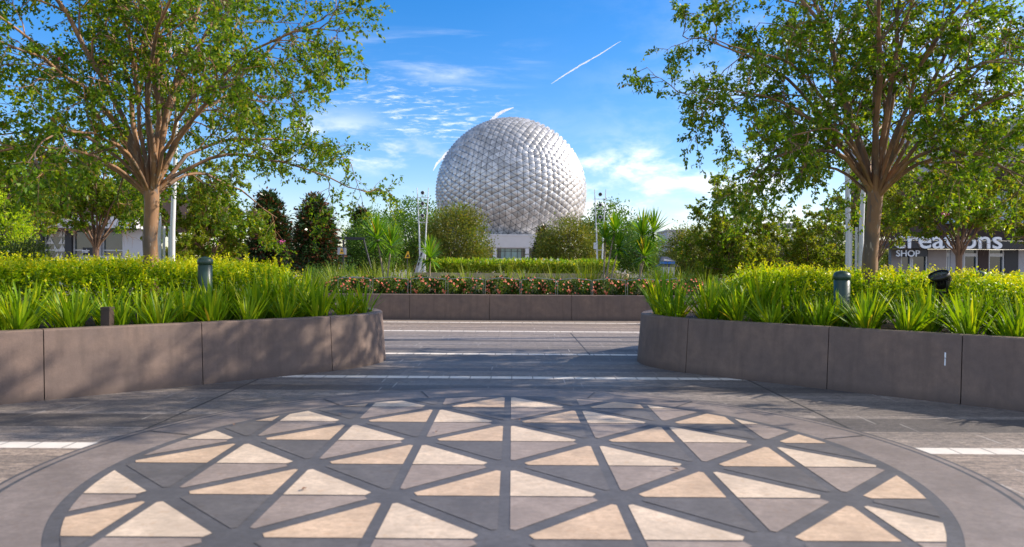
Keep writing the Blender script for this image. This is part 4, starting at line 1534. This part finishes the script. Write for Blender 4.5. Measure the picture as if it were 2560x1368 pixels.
# ------------------------------------------------------------------ roses and low rails
def rose_proto(seed):
    rng = np.random.default_rng(seed)
    n = 1500
    p = rng.normal(0, 1, (n, 3))
    p = unit(p) * rng.uniform(0.45, 1, n)[:, None] ** 0.6
    P = p * np.array([0.40, 0.30, 0.235]) + np.array([0, 0, 0.22])
    P[:, 2] = np.maximum(P[:, 2], 0.02)
    V, F = leaves_np(P, unit(p) + rng.normal(0, 0.5, (n, 3)), rng, 0.055, 0.034)
    lm = mesh_np('foliage', V, F)
    lm.materials.append(M['rose_leaf'])
    V, F, k = [], [], 0
    for i in range(46):
        d = unit(rng.normal(0, 1, 3) * np.array([1, 1, 0.9]) + np.array([0, -0.55, 0.35]))
        c = d * np.array([0.42, 0.32, 0.25]) + np.array([0, 0, 0.22])
        if c[2] < 0.03: c[2] = 0.05
        r_ = rng.uniform(0.014, 0.026)
        # cupped five-petal bloom in two rings
        a = unit(np.cross(d, [0.3, 0.5, 0.8])); b = np.cross(d, a)
        for ring, (rr, hh) in enumerate(((1.0, 0.35), (0.6, 0.8))):
            for j in range(6):
                th = j * 1.047 + ring * 0.5
                th2 = th + 1.15
                V += [c, c + (a * math.cos(th) + b * math.sin(th)) * r_ * rr + d * r_ * hh, c + (a * math.cos((th + th2) / 2) + b * math.sin((th + th2) / 2)) * r_ * rr * 1.15 + d * r_ * hh * 1.1, c + (a * math.cos(th2) + b * math.sin(th2)) * r_ * rr + d * r_ * hh]
                F.append((k, k + 1, k + 2, k + 3)); k += 4
    bm_ = mesh_np('blossom', np.array(V), np.array(F))
    bm_.materials.append(M['rose_petal'])
    return lm, bm_
RP = [rose_proto(s) for s in (501, 502, 503)]
rg = random.Random(4)
for i in range(14):
    x = -3.95 + i * 0.62
    root = thing('rose_bush', '%s coral flowering rose bush from the left along the rim of the far planter' % ORD[i], 'rose bush', (x, 16.78 + rg.uniform(-0.05, 0.1), 0.48),
                 rg.uniform(-0.3, 0.3), 'coral rose bushes in the far planter', (1.0, 1.1, rg.uniform(0.92, 1.12)))
    k = rg.randrange(3)
    link('foliage', RP[k][0], None, root)
    link('blossom', RP[k][1], None, root)

rail_px = [(845, 925, 700, 698), (932, 1020, 700, 696), (1027, 1114, 701, 697), (1120, 1208, 701, 697), (1213, 1300, 702, 698), (1304, 1389, 702, 697), (1394, 1478, 703, 698), (1482, 1564, 703, 698), (1569, 1648, 703, 697)]
for i, (x0, x1, ye, ym) in enumerate(rail_px):
    d = 16.42
    a, b = at(x0, 701, d), at(x1, 701, d)
    zt = 0.905
    pm = 0.05
    root = thing('low_rail', '%s bent metal rod rail from the left in front of the roses' % ORD[i], 'rail', ((a.x + b.x) / 2, d, 0.57), 0, 'low bent rod rails along the rose bed')
    hw = (b.x - a.x) / 2
    for s in (-1, 1):
        MB().tube([(s * hw, 0, 0), (s * hw, 0, zt - 0.57 - 0.01)], 0.0055, 6).build('post', 'rail_metal', root)
    MB().tube([(-hw, 0, zt - 0.575), (-hw + 0.02, 0, zt - 0.56), (-0.03, 0, zt - 0.57 + pm), (0.03, 0, zt - 0.57 + pm), (hw - 0.02, 0, zt - 0.56), (hw, 0, zt - 0.575)], 0.008, 6).build('top_bar', 'rail_metal', root)
for pts, lab in (([(1650, 703), (1672, 699), (1692, 696)], 'pale rod rail end slanting up over the last roses'), ([(857, 692), (868, 697), (884, 694), (900, 697)], 'crossed blue white rod rail end at the left of the roses')):
    d = 17.0
    P = [at(x, y, d) for x, y in pts]
    root = thing('low_rail', lab, 'rail', (P[0].x, d, 0.48))
    MB().tube([p - Vector((P[0].x, d, 0.48)) for p in P], 0.014, 6).build('top_bar', 'rail_metal', root)
    for p in (P[0], P[-1]):
        MB().tube([(p.x - P[0].x, 0, 0), (p.x - P[0].x, 0, p.z - 0.48)], 0.009, 6).build('post', 'rail_metal', root)

# ------------------------------------------------------------------ things standing in the beds
def green_bollard(px, top_y, wpx, d, label):
    p = at(px, top_y, d)
    r_ = wpx / 1800 * d / 2
    H = p.z - 0.55
    root = thing('domed_bollard', label, 'bollard', (p.x, d, 0.55), 0, 'green domed speaker bollards in the beds')
    MB().lathe([(r_ * 1.0, 0), (r_ * 0.98, H - r_ * 1.25), (r_ * 0.90, H - r_ * 1.2), (r_ * 0.90, H - r_ * 1.12)], (0, 0, 0), 30).build('body', 'green_paint', root)
    pr_ = [(r_ * 0.90, H - r_ * 1.14), (r_ * 1.06, H - r_ * 1.12), (r_ * 1.07, H - r_ * 0.72)]
    for k in range(9):
        a = k / 8 * math.pi / 2
        pr_.append((max(r_ * 1.05 * math.cos(a), 0.001), H - r_ * 0.62 + r_ * 0.62 * math.sin(a)))
    MB().lathe(pr_, (0, 0, 0), 30).build('dome_cap', 'green_paint', root)
green_bollard(513, 642, 35, 8.35, 'dark green domed bollard in the hedge of the dappled brown planter')
green_bollard(2105, 677, 39, 7.9, 'dark green domed bollard right before the grey planter hedge')
green_bollard(2450, 677, 30, 9.6, 'dark green dome just showing above the hedge below the shop door')

def spotlight(px, py, d, s, label, tilt, yaw):
    p = at(px, py, d)
    root = thing('spotlight', label, 'spotlight', (p.x, d, 0.55))
    O = Vector((0, 0, p.z - 0.55))
    mt = (Matrix.Rotation(R(yaw), 3, 'Z') @ Matrix.Rotation(R(tilt), 3, 'Y'))
    hb = MB().lathe([(0.001, -0.10 * s), (0.07 * s, -0.095 * s), (0.10 * s, -0.05 * s), (0.115 * s, 0.0), (0.115 * s, 0.05 * s), (0.125 * s, 0.05 * s), (0.125 * s, 0.10 * s), (0.11 * s, 0.10 * s)], O, 26, mt)
    ob = hb.build('housing', 'dark_metal', root)
    fins = MB()
    for k in range(22):
        a = 2 * math.pi * k / 22
        c = mt @ Vector((0.118 * s * math.cos(a), 0.118 * s * math.sin(a), 0.012 * s)) + O
        fins.box(c, (0.016 * s, 0.012 * s, 0.05 * s), mat=mt @ Matrix.Rotation(a, 3, 'Z'))
    fins.build('cooling_fins', 'dark_metal', ob)
    MB().lathe([(0.112 * s, 0.085 * s), (0.06 * s, 0.092 * s), (0.001, 0.094 * s)], O, 26, mt).build('lens', 'lens', ob)
    br = MB()
    br.tube([(0, -0.14 * s, O.z), (0, -0.14 * s, O.z - 0.15 * s), (0, 0.14 * s, O.z - 0.15 * s), (0, 0.14 * s, O.z)], 0.012, 6)
    br.tube([(0, 0, 0), (0, 0, O.z - 0.14 * s)], 0.018, 8)
    br.build('bracket', 'dark_metal', root)
spotlight(2352, 702, 7.7, 0.82, 'black round spotlight tilted on its bracket in the right hedge', -28, 25)
spotlight(636, 688, 9.4, 0.45, 'small black spotlight half hidden in the left hedge', -40, 10)
def small_post():
    p = at(268, 768, 6.85)
    root = thing('bed_post', 'short square brown post at the rim of the dappled brown planter', 'post', (p.x, 6.85, 0.545))
    h = p.z - 0.545
    MB().box((0, 0, h * 0.45), (0.082, 0.082, h * 0.9)).build('body', 'brown_metal', root)
    MB().box((0, 0, h * 0.95 + 0.002), (0.088, 0.088, h * 0.1)).build('cap', 'brown_metal', root)
small_post()

# ------------------------------------------------------------------ kiosk, sign posts, far roofs
def kiosk():
    d = 34.0
    p = at(1668, 695, d)
    k = d / 1800
    root = thing('kiosk', 'small white kiosk with dark flared roof and blue band', 'kiosk', (p.x, d, 0))
    zr = at(1668, 667, d).z
    MB().box((0, 0, zr / 2), (30 * k, 0.6, zr)).build('cabinet', 'white_wall', root)
    j = MB()
    for x in (-5 * k, 6 * k):
        j.box((x, -0.301, zr / 2), (0.02, 0.006, zr - 0.1))
    j.build('door_joint', 'black_panel', root)
    def hip(w0, w1, z0, z1, dx=0.0):
        return [(-w0, -w0 * 0.6, z0), (w0, -w0 * 0.6, z0), (w0, w0 * 0.6, z0), (-w0, w0 * 0.6, z0), (-w1 + dx, -w1 * 0.6, z1), (w1 + dx, -w1 * 0.6, z1), (w1 + dx, w1 * 0.6, z1), (-w1 + dx, w1 * 0.6, z1)]
    bf = [(0, 3, 2, 1), (4, 5, 6, 7), (0, 1, 5, 4), (1, 2, 6, 5), (2, 3, 7, 6), (3, 0, 4, 7)]
    z1, z2, z3 = at(1668, 660, d).z, at(1668, 654, d).z, at(1668, 642, d).z
    MB().add(hip(29 * k, 19 * k, zr, z1), bf).build('eaves', 'black_panel', root)
    MB().add(hip(17 * k, 17 * k, z1, z2), bf).build('blue_band', 'blue_band', root)
    MB().add(hip(18.5 * k, 7 * k, z2, z3, -8 * k), bf).build('roof', 'roof_slate', root)
    MB().add([(-12 * k, -11.5 * k, z2 + 0.03), (13 * k, -11.3 * k, z2 + 0.03), (-9 * k, -8.2 * k, z3 - 0.1)], [(0, 1, 2)]).build('gable_panel', 'fascia_grey', root)
kiosk()

def portal_sign():
    d = 36.0
    a, b = at(849, 596, d), at(912, 596, d)
    root = thing('sign_gantry', 'dark gantry beam with a yellow warning panel beside the magnolia', 'sign', (a.x, d, 0))
    MB().box(((b.x - a.x) / 2, 0, a.z), (b.x - a.x, 0.12, 0.13)).build('beam', 'black_panel', root)
    MB().tube([(0.20, 0, 0), (0.20, 0, a.z - 0.06)], 0.05, 8).build('post', 'dark_metal', root)
    e = at(928, 672, d)
    MB().tube([(b.x - a.x - 0.05, 0, a.z - 0.07), (e.x - a.x, 0, e.z)], 0.045, 8).build('brace', 'dark_metal', root)
    s = at(855, 628, d)
    f = MB().box((s.x - a.x, -0.02, s.z), (0.42, 0.05, 0.34)).build('sign_frame', 'grey_panel', root)
    c = Vector((s.x - a.x, -0.05, s.z))
    MB().add([c + Vector((-0.11, 0, -0.14)), c + Vector((0.11, 0, -0.14)), c + Vector((0.02, 0, 0.14)), c + Vector((-0.04, 0, 0.14))], [(0, 1, 2, 3)]).build('sign_panel', 'yellow_sign', f)
    MB().add([c + Vector((-0.06, -0.006, -0.05)), c + Vector((0.07, -0.006, -0.05)), c + Vector((0.0, -0.006, 0.06))], [(0, 1, 2)]).build('warning_mark', 'black_panel', f)
portal_sign()
def small_yellow():
    d = 37.0
    s = at(1018, 637, d)
    root = thing('warning_sign', 'small yellow warning panel on a thin post left of the speaker tower', 'sign', (s.x, d, 0))
    MB().tube([(0, 0.04, 0), (0, 0.04, s.z)], 0.03, 8).build('post', 'dark_metal', root)
    MB().add([(-0.14, 0, s.z - 0.17), (0.14, 0, s.z - 0.17), (0.07, 0, s.z + 0.17), (0.01, 0, s.z + 0.17), (-0.14, 0.02, s.z - 0.17), (0.14, 0.02, s.z - 0.17), (0.07, 0.02, s.z + 0.17), (0.01, 0.02, s.z + 0.17)],
             [(0, 1, 2, 3), (7, 6, 5, 4), (0, 4, 5, 1), (1, 5, 6, 2), (2, 6, 7, 3), (3, 7, 4, 0)]).build('panel', 'yellow_sign', root)
    MB().add([(-0.06, -0.004, s.z - 0.12), (0.10, -0.004, s.z - 0.12), (0.05, -0.004, s.z + 0.05)], [(0, 1, 2)]).build('warning_mark', 'black_panel', root)
small_yellow()
def leaning_board():
    d = 35.0
    a, b = at(1029, 668, d), at(1041, 625, d)
    root = thing('leaning_board', 'pale leaning information board left of the short yucca', 'sign', (a.x, d, 0))
    w0 = 6 / 1800 * d
    h = b.z
    dx = (b.x - a.x) * h / (b.z - a.z)
    vs = [(-w0, 0, 0), (w0, 0, 0), (w0 + dx, 0, h), (-w0 * 0.7 + dx, 0, h), (-w0, 0.1, 0), (w0, 0.1, 0), (w0 + dx, 0.1, h), (-w0 * 0.7 + dx, 0.1, h)]
    MB().add(vs, [(0, 1, 2, 3), (7, 6, 5, 4), (0, 4, 5, 1), (1, 5, 6, 2), (2, 6, 7, 3), (3, 7, 4, 0)]).build('board', 'grey_panel', root)
    mb = MB()
    for u0, u1 in ((0.62, 0.70), (0.74, 0.80), (0.84, 0.93)):
        mb.add([(-w0 * 0.5 + dx * u0, -0.004, h * u0), (w0 * 0.1 + dx * u0, -0.004, h * u0), (w0 * 0.1 + dx * u1, -0.004, h * u1), (-w0 * 0.5 + dx * u1, -0.004, h * u1)], [(0, 1, 2, 3)])
    mb.build('dark_mark', 'dark_metal', root)
    MB().add([(w0 * 0.25, -0.006, 0), (w0, -0.006, 0), (w0 + dx, -0.006, h), (w0 * 0.45 + dx, -0.006, h)], [(0, 1, 2, 3)]).build('white_edge', 'white_paint', root)
leaning_board()

def far_roofs():
    d = 120.0
    a, b = at(1930, 580, d), at(2010, 556, d)
    root = thing('slate_house', 'distant building with slate roof and white balcony rail above the trees', 'building', ((a.x + b.x) / 2, d, 0))
    hw = (b.x - a.x) / 2
    MB().box((0, 3, a.z / 2 - 0.4), (hw * 2 - 0.6, 6, a.z - 0.8)).build('wall', 'grey_panel', root)
    e = at(1930, 571, d).z
    MB().add([(-hw, 0, e), (hw, 0, e), (hw, 6, e), (-hw, 6, e), (-hw + 0.6, 2.4, b.z), (hw, 2.4, b.z), (hw, 3.6, b.z), (-hw + 0.6, 3.6, b.z)], [(0, 3, 2, 1), (4, 5, 6, 7), (0, 1, 5, 4), (1, 2, 6, 5), (2, 3, 7, 6), (3, 0, 4, 7)]).build('roof', 'roof_slate', root)
    r_ = MB()
    for i in range(8):
        r_.box((-hw + 0.4 + i * hw * 0.27, -0.1, e - 0.55), (0.09, 0.09, 1.0))
    r_.box((0, -0.1, e - 0.06), (hw * 2, 0.1, 0.1))
    r_.build('balcony_rail', 'white_paint', root)
    c0, c1 = at(1668, 578, d), at(1712, 578, d)
    root = thing('flat_roofed_block', 'distant plain grey block above the kiosk', 'building', ((c0.x + c1.x) / 2, d, 0))
    MB().box((0, 4, c0.z / 2), (c1.x - c0.x, 8, c0.z)).build('wall', 'fascia_grey', root)
    MB().box((0, 4, c0.z + 0.12), (c1.x - c0.x + 0.3, 8.3, 0.22)).build('roof', 'grey_panel', root)
far_roofs()

# ------------------------------------------------------------------ shop building on the right
def text_mesh(body, size, depth, bold=0.0, shear=0.0, spacing=1.0):
    cu = bpy.data.curves.new('lettering', 'FONT')
    cu.body = body
    cu.size = size
    cu.extrude = depth
    cu.offset = bold
    cu.space_character = spacing
    cu.resolution_u = 4
    o = bpy.data.objects.new('lettering', cu)
    COL.objects.link(o)
    dg = bpy.context.evaluated_depsgraph_get()
    me = bpy.data.meshes.new_from_object(o.evaluated_get(dg))
    bpy.data.objects.remove(o)
    bpy.data.curves.remove(cu)
    xs = [v.co.x for v in me.vertices]
    return me, min(xs), max(xs)

def place_text(name, body, px0, px1, base_y, cap_px, d, parent, mat, bold, depth=0.05, stretch=True):
    k = d / 1800
    me, x0, x1 = text_mesh(body, cap_px * k / 0.70, depth, bold)
    o = link(name, me, mat, parent)
    a = at(px0, base_y, d)
    b = at(px1, base_y, d)
    sx = (b.x - a.x) / (x1 - x0)
    o.rotation_euler = (R(90), 0, 0)
    o.scale = (sx, 1, 1)
    o.location = Vector((a.x - x0 * sx, d, a.z)) - parent.location
    return o

def shop():
    d = 40.0
    k = d / 1800
    L, Rr = at(2228, 660, d).x, at(2700, 660, d).x
    root = thing('shop_building', 'low shop with dark sign slab and huge grey canopy behind the right trees', 'building', (L, d, 0))
    W = Rr - L
    zs0, zs1 = at(2300, 623, d).z, at(2300, 604, d).z       # sign slab
    def X(px): return at(px, 640, d).x - L
    # panels between the openings
    for a, b, mt in ((2228, 2252, 'tan_panel'), (2320, 2366, 'tan_panel'), (2376, 2410, 'grey_panel'), (2446, 2472, 'soffit'), (2512, 2545, 'black_panel'), (2546, 2700, 'grey_panel')):
        MB().box(((X(a) + X(b)) / 2, 0.15, zs0 / 2 - 0.002), (X(b) - X(a), 0.3, zs0 - 0.006)).build('wall_panel', mt, root)
    for a, b, mt in ((2252, 2280, 'glass'), (2280, 2320, 'dark_glass'), (2366, 2376, 'glass'), (2410, 2446, 'dark_glass'), (2472, 2512, 'dark_glass')):
        w_ = MB().box(((X(a) + X(b)) / 2, 0.22, zs0 / 2), (X(b) - X(a) - 0.01, 0.12, zs0 - 0.02)).build('window', mt, root)
        fr = MB()
        for e in (a, b):
            fr.box((X(e) + (0.045 if e == a else -0.045), 0.10, zs0 / 2), (0.08, 0.1, zs0 - 0.03))
        fr.box(((X(a) + X(b)) / 2, 0.10, zs0 - 0.30), (X(b) - X(a) - 0.18, 0.09, 0.18))
        fr.build('window_frame', 'white_paint', w_)
    for a in (2440, 2500):
        MB().box((X(a), -0.02, 0.9), (0.5, 0.05, 0.05)).build('door_handle', 'rail_metal', root)
    # slab that carries the letters
    MB().box((W / 2 - 0.3, -0.35, (zs0 + zs1) / 2 + 0.02), (W + 2.2, 1.3, zs1 - zs0)).build('sign_slab', 'black_panel', root)
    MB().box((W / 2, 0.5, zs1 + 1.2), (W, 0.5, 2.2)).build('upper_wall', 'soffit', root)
    place_text('sign_lettering', 'creations', 2234, 2504, 620, 44, d - 1.02, root, 'sign_white', 0.012)
    hb = MB().box(((X(2238) + X(2302)) / 2, -0.6, at(2268, 632, d).z), (X(2302) - X(2238), 0.06, 0.44)).build('hanging_sign', 'black_panel', root)
    t_ = place_text('sign_lettering', 'SHOP', 2240, 2299, 641, 15.5, d - 0.68, root, 'sign_white', 0.006, 0.03)
    # pale blue vault of glass above
    mb = MB()
    vs, fs = [], []
    c = at(2500, 560, d)
    for i in range(13):
        a = math.pi * i / 12
        x, z = X(2500) + 3.0 * math.cos(a), c.z + 1.75 * math.sin(a)
        vs += [(x, -0.4, z), (x, 0.2, z)]
    vs += [(X(2500), -0.4, c.z), (X(2500), 0.2, c.z)]
    for i in range(12):
        fs += [(2 * i, 2 * i + 1, 2 * i + 3, 2 * i + 2), (2 * i, 2 * i + 2, 26), (2 * i + 1, 27, 2 * i + 3)]
    mb.add(vs, fs)
    mb.build('glass_vault', 'awning_blue', root)
    # great canopy: fascia that sweeps up to the right, soffit in its shade
    can = MB()
    pts = [(2120, 372, 470, 52), (2220, 350, 452, 48.5), (2330, 325, 432, 45), (2440, 304, 415, 42), (2580, 280, 398, 38.5), (2750, 250, 372, 35)]
    top = [at(x, y, dd) - Vector((L, d, 0)) for x, y, _, dd in pts]
    bot = [at(x + 8, y2, dd) - Vector((L, d, 0)) for x, _, y2, dd in pts]
    vs = []
    for a, b in zip(top, bot):
        vs += [a, b, b + Vector((0.6, 1.4, -0.25)), a + Vector((6, 14, 0.3))]
    fs = []
    for i in range(len(pts) - 1):
        for e in range(3):
            fs.append((4 * i + e, 4 * i + e + 1, 4 * i + 4 + e + 1, 4 * i + 4 + e))
    can.add(vs, fs)
    can.build('canopy_fascia', 'fascia_grey', root)
    sj = MB()
    for i in range(1, len(pts) - 1):
        for f in (0.0, 0.5):
            a = top[i].lerp(top[i + 1], f) + Vector((-0.02, -0.03, 0))
            b = bot[i].lerp(bot[i + 1], f) + Vector((-0.02, -0.03, 0))
            sj.tube([a, b], 0.02, 4)
    sj.build('panel_joint', 'grey_panel', root)
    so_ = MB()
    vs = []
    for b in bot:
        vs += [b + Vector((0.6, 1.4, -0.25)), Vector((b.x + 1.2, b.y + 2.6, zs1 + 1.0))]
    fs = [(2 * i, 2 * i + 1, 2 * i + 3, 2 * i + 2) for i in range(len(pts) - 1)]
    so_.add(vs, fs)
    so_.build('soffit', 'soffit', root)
shop()

# ------------------------------------------------------------------ white building on the left
def left_building():
    d = 40.0
    root0 = at(-60, 660, d)
    root = thing('white_building', 'low white building with glazed front behind the left trees', 'building', (root0.x, d, 0))
    L = root0.x
    def X(px): return at(px, 640, d).x - L
    def Z(py): return at(200, py, d).z
    z0, z1, z2 = Z(648), Z(572), Z(540)
    W = X(356)
    MB().box((W / 2, 0, (z1 + z2) / 2), (W, 1.6, z2 - z1)).build('fascia', 'white_wall', root)
    MB().box((W / 2, -0.78, z1 - 0.06), (W, 0.08, 0.10)).build('drip_edge', 'soffit', root)
    MB().box((W / 2, 0.6, z0 / 2), (W, 0.6, z0)).build('base_wall', 'white_wall', root)
    for a, b in ((-58, 20), (28, 86), (100, 155), (172, 235), (246, 300)):
        w_ = MB().box(((X(a) + X(b)) / 2, 0.6, (z0 + z1) / 2), (X(b) - X(a), 0.2, z1 - z0)).build('window', 'glass', root)
        fr = MB()
        for e in (a, b):
            fr.box((X(e), 0.48, (z0 + z1) / 2), (0.10, 0.1, z1 - z0))
        fr.box(((X(a) + X(b)) / 2, 0.48, z0 + (z1 - z0) * 0.3), (X(b) - X(a) - 0.1, 0.08, 0.06))
        fr.build('window_frame', 'white_paint', w_)
    # faceted white mosaic behind one pane
    rng = random.Random(2)
    mo = MB()
    for i in range(5):
        for j in range(4):
            x0 = X(102) + i * (X(153) - X(102)) / 5
            zz0 = z0 + j * (z1 - z0) / 4
            a, b = (X(153) - X(102)) / 5 * 0.94, (z1 - z0) / 4 * 0.94
            if rng.random() < 0.62:
                tri = [(x0, zz0), (x0 + a, zz0), (x0 + (a if rng.random() < 0.5 else 0), zz0 + b)]
                mo.add([(x, 0.47, z) for x, z in tri], [(0, 1, 2)])
    mo.build('mosaic_panel', 'white_paint', root)
    for a, b, mt in ((86, 100, 'black_panel'), (155, 172, 'black_panel'), (235, 246, 'grey_panel'), (300, 356, 'white_wall')):
        MB().box(((X(a) + X(b)) / 2, 0.5, (z0 + z1) / 2), (X(b) - X(a), 0.5, z1 - z0)).build('pier', mt, root)
    MB().box((X(214), 0.42, Z(628)), (X(232) - X(196), 0.05, 0.42)).build('sign_board', 'black_panel', root)
    place_text('sign_lettering', 'mir', 206, 224, 632, 10, d + 0.36, root, 'sign_white', 0.004, 0.015)
    MB().box((X(300), -1.6, Z(655) / 2 + 0.25), (X(356) - X(246), 0.25, Z(648))).build('low_wall', 'grey_panel', root)
    # big shaded roof mass behind
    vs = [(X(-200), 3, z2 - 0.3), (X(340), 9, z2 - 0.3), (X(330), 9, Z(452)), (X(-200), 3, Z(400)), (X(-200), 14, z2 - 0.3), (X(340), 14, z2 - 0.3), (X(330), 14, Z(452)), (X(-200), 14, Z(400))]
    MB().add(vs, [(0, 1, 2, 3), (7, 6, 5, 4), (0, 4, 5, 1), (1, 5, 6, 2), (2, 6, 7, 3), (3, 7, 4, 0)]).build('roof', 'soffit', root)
left_building()

# ------------------------------------------------------------------ fallen leaves on the paving
lf = random.Random(6)
for i, (px, py) in enumerate([(1232, 820), (1090, 1085), (1300, 1055), (585, 1067), (850, 1040), (1560, 905), (1690, 1180), (760, 1230)]):
    y_ = py - 668 - 0.0066 * (px - 1280)
    dd = 1800 * CAM_H / y_
    p = at(px, py, dd)
    s = lf.uniform(0.012, 0.02)
    a = lf.uniform(0, 6.28)
    mb = MB()
    ring = [(s * math.cos(a) * 1.6, s * math.sin(a) * 1.6, 0.004), (-s * math.sin(a) * 0.7, s * math.cos(a) * 0.7, 0.008), (-s * math.cos(a) * 1.4, -s * math.sin(a) * 1.4, 0.003), (s * math.sin(a) * 0.7, -s * math.cos(a) * 0.7, 0.009)]
    mb.add(ring, [(0, 1, 2), (0, 2, 3)])
    o = mb.build('fallen_leaf', 'dry_leaf' if 'dry_leaf' in M else 'wood_door', None, (p.x, dd, 0.012))
    tag(o, 'small curled dry leaf lying on the plaza paving', 'leaf', 'dry leaves scattered on the paving')
